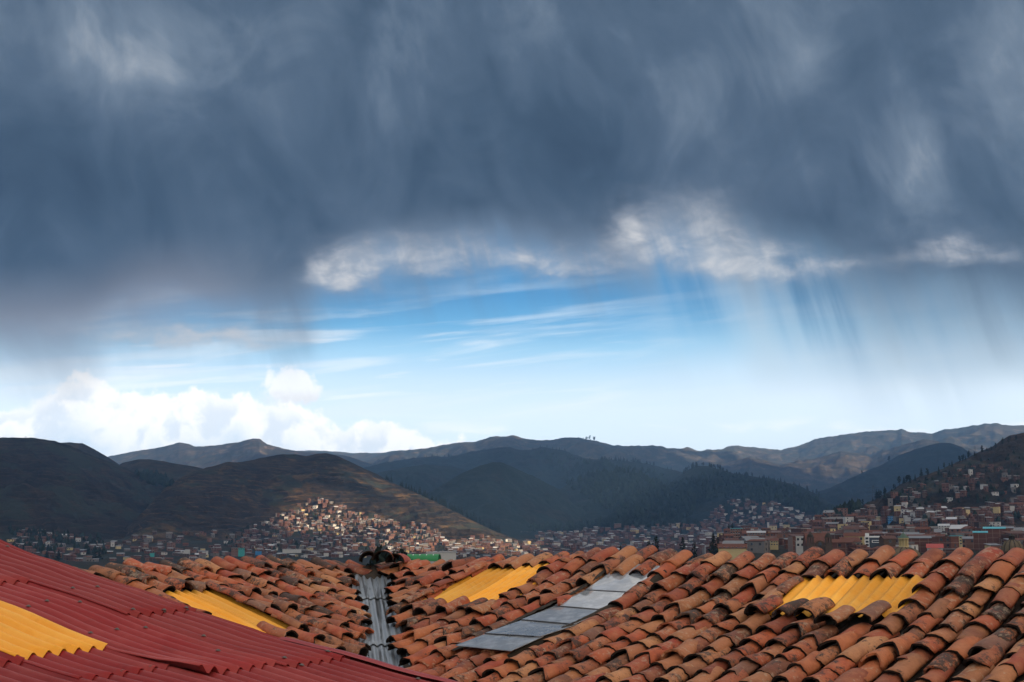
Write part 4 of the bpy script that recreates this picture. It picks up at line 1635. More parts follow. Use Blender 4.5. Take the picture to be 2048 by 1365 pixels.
def landmarks():
    # --- twin-towered church
    r = 640
    root, w, d, h = building('church', 'dark stone church with two domed bell towers, just above the tile ridge', 'church', 1612, 1658, 1092, r, 'stone', 'tiles_far', 'gable', 22, 0.1, False, pyb=1100)
    for s in (-1, 1):
        mb = MB()
        tw = w * 0.28
        cx = s * (w / 2 - tw / 2)
        mb.box(cx - tw / 2, cx + tw / 2, -d / 2 - 0.8, -d / 2 + tw - 0.8, -4, h + 1.0, 0)
        mb.box(cx - tw / 2 - 0.2, cx + tw / 2 + 0.2, -d / 2 - 1.0, -d / 2 + tw - 0.6, h + 1.0, h + 1.3, 0)
        for a in (-1, 1):
            for b in (-1, 1):
                mb.box(cx + a * tw * 0.36 - 0.3, cx + a * tw * 0.36 + 0.3, -d / 2 - 0.8 + tw / 2 + b * tw * 0.36 - 0.3, -d / 2 - 0.8 + tw / 2 + b * tw * 0.36 + 0.3, h + 1.3, h + 3.6, 0)
        mb.box(cx - tw * 0.12, cx + tw * 0.12, -d / 2 - 0.7 + tw * 0.3, -d / 2 - 0.7 + tw * .7, h + 1.3, h + 3.6, 0)
        mb.box(cx - tw / 2 - 0.1, cx + tw / 2 + 0.1, -d / 2 - 0.9, -d / 2 + tw - 0.7, h + 3.6, h + 3.95, 0)
        t = mb.build('bell_tower', T['stone'], root)
        mb = MB()
        q = tw * 0.46
        mb.lathe([(q, h + 3.95), (q, h + 4.3), (q * 0.9, h + 4.9), (q * 0.62, h + 5.5), (q * 0.25, h + 5.9), (0.12, h + 6.0), (0.10, h + 6.7), (0.0, h + 6.8)], 12, cx, -d / 2 - 0.8 + tw / 2)
        mb.build('cupola', T['dome_dark'], t, True)
    mb = MB()
    n = 12
    pts = [(-w * 0.2 * math.cos(math.pi * k / n), 2.4 * math.sin(math.pi * k / n)) for k in range(n + 1)]
    for k in range(n):
        (a, b), (c, e) = pts[k], pts[k + 1]
        mb.quad((a, -d / 2 - 0.4, h - 0.6), (c, -d / 2 - 0.4, h - 0.6), (c, -d / 2 - 0.4, h + e), (a, -d / 2 - 0.4, h + b))
        mb.quad((a, -d / 2 - 0.4, h + b), (c, -d / 2 - 0.4, h + e), (c, -d / 2 + 0.8, h + e), (a, -d / 2 + 0.8, h + b))
    mb.build('gable', T['stone'], root)
    mb = MB(); mb.lathe([(1.0, 0), (1.0, 0.2), (0, 0.2)], 12)
    mb.build('oculus', T['pane'], root, False, Matrix.Translation((0, -d / 2 - 0.42, h + 0.6)) @ Matrix.Rotation(math.pi / 2, 4, 'X'))

    # --- ribbed dome with a columned lantern
    def dome(name, label, pxc, r, py_base, py_drum, py_top, rad_px, lantern_px, drum, dm, cap):
        x, y = at_px(pxc, r)
        k = r / F_PX
        zb = z_px(py_base, pxc, r)
        zd = z_px(py_drum, pxc, r)
        zt = z_px(py_top, pxc, r)
        R = rad_px * k
        gz = float(surf(np.array([x]), np.array([y]))[0])
        root = empty(name, (x, y, gz), face_yaw(x, y))
        tag(root, label, 'church dome')
        b0 = zb - gz; d0 = zd - gz; t0 = zt - gz
        mb = MB(); mb.lathe([(R * 1.06, -3), (R * 1.06, b0 - 0.4), (R * 1.12, b0 - 0.4), (R * 1.12, b0), (R, b0)], 20)
        mb.build('drum', T[drum], root)
        hh = d0 - b0
        prof = [(R * math.cos(a), b0 + hh * math.sin(a)) for a in np.linspace(0, math.pi / 2 * 0.86, 7)]
        mb = MB(); mb.lathe(prof, 24)
        sh = mb.build('shell', T[dm], root, True)
        for i in range(12):
            a = 2 * math.pi * (i + 0.5) / 12
            mb = MB()
            for (r0, z0), (r1, z1) in zip(prof[:-1], prof[1:]):
                tx, ty = -math.sin(a) * 0.16, math.cos(a) * 0.16
                ca, sa = math.cos(a), math.sin(a)
                mb.quad((r0 * 1.03 * ca - tx, r0 * 1.03 * sa - ty, z0 + .05), (r0 * 1.03 * ca + tx, r0 * 1.03 * sa + ty, z0 + .05), (r1 * 1.03 * ca + tx, r1 * 1.03 * sa + ty, z1 + .1), (r1 * 1.03 * ca - tx, r1 * 1.03 * sa - ty, z1 + .1))
            mb.build('rib', T['dome_dark'], sh)
        L = lantern_px * k
        lh = (t0 - d0)
        lz = b0 + hh * 0.97
        mb = MB(); mb.lathe([(L * 1.12, lz - 0.3), (L * 1.12, lz + lh * 0.08), (L * 0.62, lz + lh * 0.08), (L * 0.62, lz + lh * 0.52), (L * 1.15, lz + lh * 0.52), (L * 1.15, lz + lh * 0.60), (0, lz + lh * 0.60)], 16)
        ln = mb.build('lantern', T['dome_dark' if cap != 'verdigris' else 'cream'], root)
        for i in range(8):
            a = 2 * math.pi * i / 8 + 0.2
            mb = MB(); mb.lathe([(L * 0.15, lz + lh * 0.08), (L * 0.13, lz + lh * 0.52)], 6, L * 0.92 * math.cos(a), L * 0.92 * math.sin(a))
            mb.build('column', T['cream' if cap == 'verdigris' else 'dome_dark'], ln)
        mb = MB(); mb.lathe([(L * 1.25, lz + lh * 0.60), (L * 1.0, lz + lh * 0.68), (L * 0.6, lz + lh * 0.80), (L * 0.18, lz + lh * 0.90), (L * 0.10, lz + lh * 0.92), (L * 0.08, lz + lh * 1.1), (0, lz + lh * 1.12)], 14)
        mb.build('cupola', T[cap], root, True)
        NAMED.append((pxc - rad_px - 3, pxc + rad_px + 3, 1104, r))
    dome('church_dome', 'cream lantern tower with green cupola on a ribbed dome above the ridge', 1808, 430, 1112, 1094, 1064, 30, 8.5, 'adobe', 'dome', 'verdigris')
    dome('church_dome', 'dark ribbed dome with small dark lantern at far right above the ridge', 2025, 470, 1103, 1079, 1067, 20, 5, 'adobe', 'dome', 'dome_dark')

    # --- modern white and glass block
    root, w, d, h = building('office_building', 'modern white building with dark glass front and tall white stair tower', 'building', 1728, 1768, 1074, 760, 'glass', 'trim', 'flat', 16, 0.0, False, pyb=1090)
    mb = MB(); mb.box(-w / 2 - 1.0, -w / 2 + w * 0.30, -d / 2 - 0.5, d / 2, -4, h + 1.9)
    tw = mb.build('stair_tower', T['trim'], root)
    for f in range(3):
        mb = MB(); mb.box(-w / 2 + w * 0.13, -w / 2 + w * 0.27, -d / 2 - 0.56, -d / 2 - 0.3, h - 1.6 - f * 1.75, h - 0.4 - f * 1.75)
        mb.build('window', T['glass'], tw)
    mb = MB()
    for a, b, c, e in ((-w * 0.08, w / 2, h - 3.3, h - 3.0), (-w * 0.08, w / 2, h - 2.2, h - 1.9), (-w * 0.08, -w * 0.05, h - 3.3, h - 1.9), (-w * .2, w / 2, h - 0.5, h + 0.1)):
        mb.box(a, b, -d / 2 - 0.3, -d / 2 + 0.2, c, e)
    mb.build('white_band', T['trim'], root)
    B = building
    B('apartment_building', 'narrow building with white slabs and red columns beside the white tower', 'building', 1712, 1728, 1071, 780, 'grey', 'tin_white', floors=3, pyb=1089, cols=3, win_w=1.5)
    B('house', 'white box-shaped upper storey on grey columns left of the church', 'house', 1593, 1609, 1074, 660, 'white', 'tin_white', pyb=1096, floors=2, cols=2)
    B('apartment_building', 'cream building with small dark windows under a turquoise roof', 'building', 1902, 1924, 1073, 720, 'cream', 'turquoise', pyb=1091, floors=3, cols=4, win_w=1.0)
    B('brick_building', 'big bare brick building with long turquoise roof at far right', 'building', 1972, 2010, 1058, 860, 'brick', 'turquoise', 'shed', pyb=1088, floors=4, cols=6, wins=False)
    B('brick_building', 'square brick building with rolled turquoise roof edge beside the cream building', 'building', 1950, 1975, 1066, 800, 'brick', 'turquoise', 'shed', pyb=1091, wins=False)
    B('brick_building', 'long low brick wall building right of the lantern tower', 'building', 1822, 1868, 1077, 700, 'brick', 'tin', 'shed', pyb=1098, wins=False)
    B('brick_building', 'brick building with grey roof between lantern tower and cream building', 'building', 1866, 1886, 1074, 730, 'brick_dark', 'tin', pyb=1090, floors=2, cols=3)
    B('house', 'low house with bright red tin roof behind the tile ridge', 'house', 1856, 1884, 1096, 560, 'white', 'red_roof', 'gable', pyb=1100, wins=False)
    B('house', 'cream house with stepped wings and small windows in the town', 'house', 1527, 1556, 1082, 800, 'cream', 'tiles_far', 'gable', pyb=1092, floors=2, cols=6, win_w=0.8)
    B('hall', 'long hall with yellow wall band under a brown tile roof', 'hall', 1438, 1492, 1097, 620, 'cream', 'tiles_far', 'gable', pyb=1094, floors=1, cols=7)
    B('house', 'yellow house with white corner tower high above the town', 'house', 1537, 1555, 1052, 1450, 'cream', 'rust', 'gable', pyb=1060, floors=1, cols=3)
    B('tower', 'slim white tower with orange top beside the yellow house', 'tower', 1536, 1540, 1045, 1440, 'white', 'red_roof', 'flat', depth=2.2, pyb=1060, wins=False)
    B('brick_building', 'tall brick block with turquoise roof edges left of the yellow house', 'building', 1462, 1486, 1058, 980, 'brick_pale', 'turquoise', pyb=1080, floors=4, cols=5)
    B('brick_building', 'brick block with pale vaulted roof behind the turquoise-edged block', 'building', 1483, 1502, 1052, 1100, 'brick', 'tin', pyb=1064, floors=2, cols=4)
    B('brick_building', 'pale brick building with white roof line in mid town', 'building', 1496, 1531, 1066, 900, 'brick_pale', 'tin_white', 'shed', pyb=1078, floors=2, cols=7)
    B('apartment_building', 'pale four-storey building on the slope below the wooded hill', 'building', 1569, 1581, 1050, 1400, 'cream', 'tin', pyb=1059, floors=3, cols=4)
    B('apartment_building', 'cream four-storey block at the foot of the right hill', 'building', 1755, 1763, 1034, 1500, 'cream', 'tin_white', pyb=1046, floors=4, cols=3)
    B('apartment_building', 'bright blue house at the foot of the right hill', 'building', 1779, 1789, 1033, 1490, 'blue', 'tin', pyb=1044, floors=3, cols=3)
    B('house', 'blue house high at the right edge of town', 'house', 2024, 2036, 1030, 1420, 'blue', 'tin', pyb=1036, floors=2, cols=3)
    B('brick_building', 'stepped brick building on the hill foot at far right', 'building', 1986, 2004, 1028, 1400, 'brick', 'rust', pyb=1040, floors=3, cols=5)
    B('apartment_building', 'white balconied building in the middle of the right town', 'building', 1880, 1900, 1052, 1150, 'white', 'tin_white', 'gable', pyb=1062, floors=3, cols=4)
    B('apartment_building', 'small white block alone on the wooded slope', 'building', 1580, 1589, 1015, 2900, 'white', 'tin_white', pyb=1022, floors=3, cols=4)
    B('brick_building', 'brick building with pale roof at the foot of the wooded mountain', 'building', 1229, 1243, 1048, 2950, 'brick_pale', 'tin_white', pyb=1055, floors=2, cols=5)
    B('brick_building', 'pink brick block with teal building beside it on the left', 'building', 463, 478, 1096, 1500, 'brick_pale', 'tin', pyb=1112, floors=4, cols=4)
    B('apartment_building', 'teal apartment block beside the pink brick block', 'building', 477, 489, 1097, 1480, 'teal', 'teal', pyb=1112, floors=3, cols=3)
    B('house', 'light blue house low on the left above the mossy tiles', 'house', 511, 523, 1103, 1480, 'blue', 'tin', pyb=1110, floors=1, cols=3)
    B('house', 'long white house with arcade row above the mossy tiles', 'house', 566, 602, 1099, 1500, 'white', 'tin_white', pyb=1106, floors=1, cols=11, win_w=1.0)
    B('house', 'teal house low on the left', 'house', 300, 309, 1107, 1480, 'teal', 'tin', pyb=1114, floors=1, cols=2)
    # --- green vaulted hall and the white building behind it
    r = 330
    x, y = at_px(842, r)
    L = 76 / F_PX * r
    R = 13.5 / F_PX * r
    zt = z_px(1108.5, 842, r)
    root = empty('vaulted_hall', (x, y, zt - R - 3.0), face_yaw(x, y, -0.25))
    tag(root, 'green barrel-vaulted sheet roof with a dotted row of rooflights behind the ridge', 'hall')
    n = 14
    mb = MB()
    for s, off in ((1, 0.0),):
        for k in range(n):
            a0, a1 = math.pi * k / n, math.pi * (k + 1) / n
            p0 = (-R * math.cos(a0), R * math.sin(a0)); p1 = (-R * math.cos(a1), R * math.sin(a1))
            mb.quad((-L / 2, p0[0], 3 + p0[1]), (L / 2, p0[0], 3 + p0[1]), (L / 2, p1[0], 3 + p1[1]), (-L / 2, p1[0], 3 + p1[1]))
    mb.build('vault', T['green'], root, True)
    mb = MB()
    mb.box(-L / 2 + 0.1, L / 2 - 0.5, -R + 0.1, R - 0.1, -4, 3.0)
    mb.build('wall', T['white'], root)
    for k in range(5):
        mb = MB()
        xx = -L / 2 + L * (k + 0.7) / 5.6
        for q in range(2):
            a = math.pi * (0.30 + 0.05 * q)
            b = math.pi * (0.30 + 0.05 * (q + 1))
            f = lambda t: (-R * 1.015 * math.cos(t), 3 + R * 1.015 * math.sin(t))
            (y0, z0), (y1, z1) = f(a), f(b)
            mb.quad((xx, y0, z0), (xx + 0.22, y0, z0), (xx + 0.22, y1, z1), (xx, y1, z1))
        mb.build('rooflight', T['trim'], root)
    NAMED.append((800, 880, 1120, r))
    B('house', 'flat white building with dark window slots behind the green vault', 'house', 880, 912, 1105, 420, 'white', 'tin_white', pyb=1117, floors=1, cols=3, win_w=0.5)
    B('house', 'low white house end between green vault and white building', 'house', 853, 882, 1106, 440, 'white', 'tin_white', pyb=1117, wins=False)


landmarks()

# ---- ordinary houses
WALLS_TOWN = ['brick'] * 7 + ['brick_dark'] * 4 + ['brick_pale'] * 3 + ['white'] * 2 + ['grey'] * 2 + ['cream'] + ['adobe'] * 2
ROOFS_TOWN = ['rust'] * 5 + ['tiles_far'] * 5 + ['tin'] * 4 + ['tin_white'] * 3 + ['grey'] * 3 + ['turquoise'] * 0
WALLS_VIL = ['brick'] * 6 + ['brick_pale'] * 4 + ['adobe'] * 5 + ['white'] * 2 + ['grey'] * 3 + ['cream'] * 1 + ['brick_dark'] * 4
ROOFS_VIL = ['rust'] * 4 + ['tin'] * 5 + ['tin_white'] * 2 + ['tiles_far'] * 3 + ['grey'] * 2
SPECS = []


def free_spot(px, top, r):
    for a, b, pb, rr in NAMED:
        if a < px < b and r < rr and top < pb:
            return False
        if a - 2 < px < b + 2 and abs(r - rr) < 25:
            return False
    return True


def scatter(px, py, size, height, walls, roofs, region, jit=0.5, y0=1180):
    P = lands_at(px, py, y0=y0)
    for q in P:
        if not np.isfinite(q[0]):
            continue
        rr = random
        w = rr.uniform(*size); h = rr.choice(height) * 2.4 + 0.3
        r = math.hypot(q[0], q[1])
        a, b = project(q[0], q[1], q[2] + h)
        if not free_spot(a, b, r):
            continue
        SPECS.append(spec(q[0], q[1], q[2] - 0.3, w, w * rr.uniform(0.55, 0.9), h, face_yaw(q[0], q[1], rr.gauss(0.25, jit)), rr.choice(walls), rr.choice(roofs), rr.choice(['flat', 'shed', 'shed', 'gable']), region))


def in_poly_points(poly, n, bias=None):
    xs = [p[0] for p in poly]; ys = [p[1] for p in poly]
    out = []
    while len(out) < n:
        a, b = random.uniform(min(xs), max(xs)), random.uniform(min(ys), max(ys))
        if poly_in(np.array([a]), np.array([b]), poly)[0] and (bias is None or random.random() < bias(a, b)):
            out.append((a, b))
    return [p[0] for p in out], [p[1] for p in out]


# sunlit village on the terraced hill
vil = [(610, 1008), (640, 1000), (680, 1008), (730, 1030), (800, 1047), (850, 1053), (880, 1072), (905, 1095), (905, 1120), (500, 1120), (470, 1096), (490, 1070), (540, 1040), (580, 1022)]
scatter(*in_poly_points(vil, 800, lambda a, b: 0.25 + 0.75 * min(1, (b - 1000) / 50)), (4.2, 8), (1, 1, 1, 2, 2), WALLS_VIL, ROOFS_VIL, 'village')
scatter(*in_poly_points([(890, 1088), (960, 1078), (1030, 1086), (1075, 1100), (1050, 1116), (890, 1120)], 190), (4.5, 8.5), (1, 1, 2, 2), WALLS_VIL, ROOFS_VIL, 'spur')
scatter(*in_poly_points([(205, 1092), (300, 1070), (400, 1062), (490, 1068), (480, 1122), (205, 1126)], 120, lambda a, b: 0.15 + 0.85 * (b - 1060) / 50), (4.5, 9), (1, 1, 2), WALLS_VIL, ROOFS_VIL, 'foot')
scatter(*in_poly_points([(20, 1070), (70, 1060), (150, 1075), (200, 1090), (200, 1126), (20, 1115)], 85), (4.5, 9), (1, 1, 2), WALLS_VIL, ROOFS_VIL, 'left')
# far town across the valley, and houses climbing the wooded slope
scatter(*in_poly_points([(1040, 1092), (1080, 1070), (1180, 1060), (1260, 1053), (1400, 1050), (1460, 1050), (1460, 1106), (1040, 1114)], 620), (6, 12), (1, 2, 2, 3), WALLS_TOWN, ROOFS_TOWN, 'valley')
scatter(*in_poly_points([(1400, 1055), (1430, 1020), (1470, 1000), (1540, 1005), (1600, 1020), (1640, 1045), (1600, 1060)], 230), (6, 11), (1, 1, 2), WALLS_TOWN, ROOFS_TOWN, 'slope')
# houses dotted over the right hill
scatter(*in_poly_points([(1720, 1030), (1800, 990), (1880, 960), (1960, 925), (2040, 950), (2040, 990), (1930, 1000), (1850, 1020), (1800, 1030)], 60), (4, 7.5), (1, 1, 2), WALLS_VIL, ROOFS_VIL, 'hill')
scatter(*in_poly_points([(1700, 1040), (1780, 1022), (1880, 1028), (1960, 1030), (1990, 1015), (2046, 1005), (2046, 1050), (1700, 1054)], 260), (5, 9), (1, 2, 2, 3), WALLS_TOWN, ROOFS_TOWN, 'hill')
# the town on the right
NT = 1150
npx = [random.uniform(1435, 2110) for _ in range(NT)]
nr = [random.uniform(640, 1780) for _ in range(NT)]
nr.sort(reverse=True)
for a, r in zip(npx, nr):
    if r < 800 and random.random() < 0.35:
        continue
    x, y = at_px(a, r)
    z = float(surf(np.array([x]), np.array([y]))[0])
    if a < 1640 and r > 1500:
        continue
    if project(x, y, z)[1] < 1034 + random.gauss(0, 4):
        continue
    w = random.uniform(6, 12); h = random.choice((2, 2, 3, 3, 3, 4)) * 2.7 + 0.4
    if r < 900:
        h = min(h, random.choice((4, 6, 8, 9)))
    pa, pb = project(x, y, z + h)
    if not free_spot(pa, pb, r) or pb > 1108:
        continue
    SPECS.append(spec(x, y, z - 0.3, w, w * random.uniform(0.6, 1.0), h, face_yaw(x, y, random.gauss(0.2, 0.45)), random.choice(WALLS_TOWN), random.choice(ROOFS_TOWN if r > 950 else ['rust', 'tiles_far', 'tiles_far', 'tin']), random.choice(['flat', 'flat', 'shed', 'gable']), 'town'))

WORDS = {'brick': 'brick', 'brick_dark': 'dark brick', 'brick_pale': 'pale brick', 'adobe': 'brown adobe', 'white': 'white', 'cream': 'cream', 'grey': 'grey concrete', 'blue': 'blue', 'teal': 'teal'}
ROOFW = {'rust': 'rusty tin roof', 'tiles_far': 'brown tile roof', 'tin': 'grey tin roof', 'tin_white': 'pale tin roof', 'grey': 'grey slab roof', 'turquoise': 'turquoise roof'}
PLACE = {'village': 'in the village on the terraced hill', 'spur': 'at the foot of the hill spur left of centre', 'foot': 'at the dark foot of the terraced hill', 'left': 'low on the dark left hillside',
         'valley': 'in the far hazy town across the valley', 'slope': 'on the slope below the wooded ridge', 'hill': 'scattered on the right hillside', 'town': 'in the crowded brick town at right'}


STOREY = {1: 'single-storey', 2: 'two-storey', 3: 'three-storey', 4: 'four-storey', 5: 'five-storey'}
TOWN_ZONES = [(1470, 'by the yellow-banded hall'), (1515, 'near the turquoise-edged block'), (1565, 'near the cream stepped house'), (1612, 'left of the dark church'), (1665, 'behind the dark church'),
              (1712, 'right of the dark church'), (1775, 'behind the glass office building'), (1832, 'behind the lantern tower'), (1895, 'right of the lantern tower'), (1935, 'behind the cream block'), (1985, 'near the turquoise-roofed bricks'), (9999, 'by the far right dome')]


def build_houses():
    def show(s):
        return s.h * s.w / (s.x ** 2 + s.y ** 2)
    order = sorted(range(len(SPECS)), key=lambda k: -show(SPECS[k]))
    own = set(order[:262])
    rr = random.Random(77)
    V, Fc, MI = [], [], []
    big = set(order[:90])
    for k, s in enumerate(SPECS):
        slots = window_slots(s.w, s.d, s.h, rr)
        if k in own:
            mb = MB(); mb.box(-s.w / 2, s.w / 2, -s.d / 2, s.d / 2, -4, s.h)
            o = mb.build('house', T[s.wall])
            o.location = (s.x, s.y, s.z); o.rotation_euler = (0, 0, s.yaw)
            n_st = min(5, max(1, int(s.h / 2.7)))
            place = PLACE[s.region]
            if s.region == 'town':
                pa = project(s.x, s.y, s.z)[0]
                place = ('uphill ' if s.y > 1250 else 'low down ' if s.y < 900 else '') + next(w for lim, w in TOWN_ZONES if pa < lim)
            lab = f"{STOREY[n_st]} {WORDS[s.wall]} house with {ROOFW[s.roof]}, {place}"
            tag(o, lab, 'house', lab.replace(' house ', ' houses '))
            mb = MB(); roof_mb(mb, s.w, s.d, s.h, s.style, 0)
            mb.build('roof', T[s.roof], o)
            if k in big:
                for a, side, z in slots:
                    mx = Matrix.Translation((a, -s.d / 2 - 0.02, z)) if side == 0 else Matrix.Rotation(math.pi / 2, 4, 'Z') @ Matrix.Translation((a, -s.w / 2 - 0.02, z))
                    link('window', window_unit('grey'), None, o, mx @ Matrix.Diagonal((1.25, 1, 1.25, 1)))
            else:
                mb = MB()
                for a, side, z in slots:
                    if side == 0:
                        mb.box(a - 0.6, a + 0.6, -s.d / 2 - 0.06, -s.d / 2 + 0.05, z, z + 1.25)
                    else:
                        mb.box(s.w / 2 - 0.05, s.w / 2 + 0.06, a - 0.6, a + 0.6, z, z + 1.25)
                if mb.v:
                    mb.build('window_row', T['pane'], o)['kind'] = 'stuff'
        else:
            mb = MB(); mb.box(-s.w / 2, s.w / 2, -s.d / 2, s.d / 2, -4, s.h, TI[s.wall])
            roof_mb(mb, s.w, s.d, s.h, s.style, TI[s.roof])
            for a, side, z in slots:
                if side == 0:
                    mb.box(a - 0.6, a + 0.6, -s.d / 2 - 0.06, -s.d / 2 + 0.05, z, z + 1.25, TI['pane'])
            c, n = math.cos(s.yaw), math.sin(s.yaw)
            b = len(V)
            V += [(s.x + c * x - n * y, s.y + n * x + c * y, s.z + z) for x, y, z in mb.v]
            Fc += [tuple(i + b for i in f) for f in mb.f]
            MI += mb.m
    o = link('hillside_houses', mesh_from('hillside_houses', V, Fc, False, MI), TM)
    tag(o, 'mass of small far houses spread over the hillsides and valley', 'houses', kind='stuff')
    print('houses', len(SPECS), 'own', len(own))


build_houses()


# ------------------------------------------------------------------ trees
def leaf_mat(name, c):
    m, g, out = mat_new(name)
    gi = g.node('ShaderNodeNewGeometry')
    k = X(g, gi.outputs['Random Per Island'])
    principled(g, out, g.scale_col(c, 0.55 + k * 0.9), 0.9, 0.1)
    return m


LEAF = leaf_mat('dark foliage', (0.014, 0.022, 0.016))
LEAF2 = leaf_mat('olive foliage', (0.026, 0.032, 0.018))
BARK = plain('bark', (0.03, 0.024, 0.018), 0.95, 0.05)


def tree_meshes(kind, seed, n):
    """trunk with limbs, and a crown of leaf clumps; height 1"""
    r = random.Random(seed)
    t = MB()
    t.lathe([(0.030, -0.05), (0.022, 0.25), (0.014, 0.6), (0.004, 0.93)], 6)
    for k in range(7):
        a = r.uniform(0, 6.28); z = r.uniform(0.25, 0.7); L = r.uniform(0.1, 0.2) * (1.1 - z)
        d = Vector((math.cos(a), math.sin(a), 0.5)) * L * 1.6
        p = Vector((0, 0, z)); s = Vector((-math.sin(a), math.cos(a), 0)) * 0.008
        t.tri(tuple(p - s), tuple(p + s), tuple(p + d)); t.tri(tuple(p + Vector((0, 0, .01))), tuple(p - Vector((0, 0, .01))), tuple(p + d))
    c = MB()
    for k in range(n):
        if kind == 'conifer':
            z = 0.10 + 0.88 * r.random() ** 1.25
            R = 0.21 * (1.03 - z) * (0.75 + 0.35 * math.sin(z * 34 + seed))
            a = r.uniform(0, 6.28); q = R * math.sqrt(r.random()) + 0.008
            p = Vector((q * math.cos(a), q * math.sin(a), z))
            s = 0.055 * (1.25 - z)
        elif kind == 'gum':
            cl = [(0.0, 0.0, 0.80, 0.13), (0.07, 0.03, 0.64, 0.12), (-0.08, 0.0, 0.58, 0.12), (0.02, -0.06, 0.45, 0.10), (-0.03, 0.05, 0.92, 0.08), (0.05, 0.02, 0.33, 0.07)][r.randrange(6)]
            v = Vector((r.gauss(0, 1), r.gauss(0, 1), r.gauss(0, 1))).normalized() * cl[3] * r.uniform(0.5, 1.05)
            p = Vector(cl[:3]) + v
            s = 0.045
        else:
            cl = [(0.0, 0.0, 0.66, 0.30), (0.22, 0.05, 0.55, 0.22), (-0.24, 0.0, 0.52, 0.22), (0.06, -0.18, 0.45, 0.2), (-0.1, 0.1, 0.80, 0.17), (0.14, 0, 0.80, 0.15)][r.randrange(6)]
            v = Vector((r.gauss(0, 1), r.gauss(0, 1), r.gauss(0, 1))).normalized() * cl[3] * r.uniform(0.55, 1.05)
            p = Vector(cl[:3]) + v
            s = 0.06
        e1 = Vector((r.gauss(0, 1), r.gauss(0, 1), r.gauss(0, 0.6))).normalized() * s
        e2 = Vector((r.gauss(0, 1), r.gauss(0, 1), r.gauss(0, 1))).normalized() * s * 0.8
        c.quad(tuple(p - e1), tuple(p - e2 * 0.7), tuple(p + e1 * 1.1), tuple(p + e2))
    return mesh_from('trunk', t.v, t.f), mesh_from('crown', c.v, c.f)


TREE = {}
for kind, n in (('conifer', 420), ('gum', 300), ('round', 700)):
    TREE[kind] = []
    for s in range(3):
        tm, cm = tree_meshes(kind, s + 3, n)
        tm.materials.append(BARK); cm.materials.append(LEAF if kind != 'gum' else LEAF2 if s == 2 else LEAF)
        TREE[kind].append((tm, cm))


def tree(kind, x, y, z, h, label, group=None, spread=1.0, name=None):
    tm, cm = random.choice(TREE[kind])
    root = empty(name or {'conifer': 'conifer_tree', 'gum': 'eucalyptus_tree', 'round': 'broadleaf_tree'}[kind], (x, y, z), random.uniform(0, 6.28))
    tag(root, label, 'tree', group)
    D = Matrix.Diagonal((h * spread, h * spread, h, 1))
    link('trunk', tm, None, root, D)
    link('crown', cm, None, root, D)
    return root


def tree_px(kind, px, py_top, py_base, r, label, group=None, spread=1.0):
    x, y = at_px(px, r)
    zb, zt = z_px(py_base, px, r), z_px(py_top, px, r)
    gz = float(surf(np.array([x]), np.array([y]))[0])
    zb = min(zb, gz) if gz < zb else gz
    tree(kind, x, y, zb, max(3.0, zt - zb), label, group, spread)


tree_px('conifer', 1312, 1071, 1112, 640, 'dark conifer with pointed top above the ridge, left of three', None, 1.25)
tree_px('conifer', 1297, 1081, 1112, 650, 'lower dark conifer beside the pointed one above the ridge', None, 1.3)
tree_px('conifer', 1366, 1073, 1112, 640, 'slim dark conifer standing alone behind the ridge right of centre', None, 1.1)
tree_px('conifer', 1389, 1084, 1112, 640, 'small dark conifer right of the slim one', None, 1.2)
tree_px('conifer', 1427, 1066, 1110, 650, 'tallest dark conifer beside the yellow-banded hall', None, 1.3)
tree_px('conifer', 1436, 1074, 1110, 655, 'bushy conifer pressed against the tallest one by the hall', None, 1.4)
tree_px('conifer', 1241, 1090, 1112, 600, 'tiny dark conifer tip behind the ridge', None, 0.9)
tree_px('round', 778, 1092, 1130, 210, 'black rounded tree behind the ridge tiles left of the green vault', None, 0.62)
tree_px('conifer', 1459, 1047, 1062, 1250, 'dark conifer left of the turquoise-edged brick block', None, 1.2)
tree_px('conifer', 1466, 1046, 1062, 1240, 'dark conifer touching the turquoise-edged brick block', None, 1.4)
tree_px('conifer', 94, 1100, 1118, 1500, 'dark tree low at left by the pale path', None, 1.6)
tree_px('conifer', 118, 1097, 1118, 1450, 'dark tree at the lower end of the pale path', None, 1.5)
tree_px('conifer', 190, 1098, 1120, 1450, 'dark tree clump low at left behind the tiles', None, 1.8)
tree_px('conifer', 199, 1096, 1120, 1460, 'dark tree clump beside the other, left behind the tiles', None, 1.4)
tree_px('gum', 1849, 974, 992, 2000, 'dark tree pair on the left slope of the right hill', None, 1.1)


def crest_trees(hill, px0, px1, n, h, back, label, group, kinds=('conifer', 'gum'), drop=0.0):
    for k in range(n):
        px = random.uniform(px0, px1)
        x, y, z = ray(px, 900)
        az = math.atan2(x, y)
        r = float(hill.crest(np.array(az))) + random.uniform(*back)
        X_, Y_ = r * math.sin(az), r * math.cos(az)
        zz = float(hill.height(np.array([az]), np.array([r]))[0])
        tree(random.choice(kinds), X_, Y_, zz - 0.5, random.uniform(*h), label, group, random.uniform(0.9, 1.4))


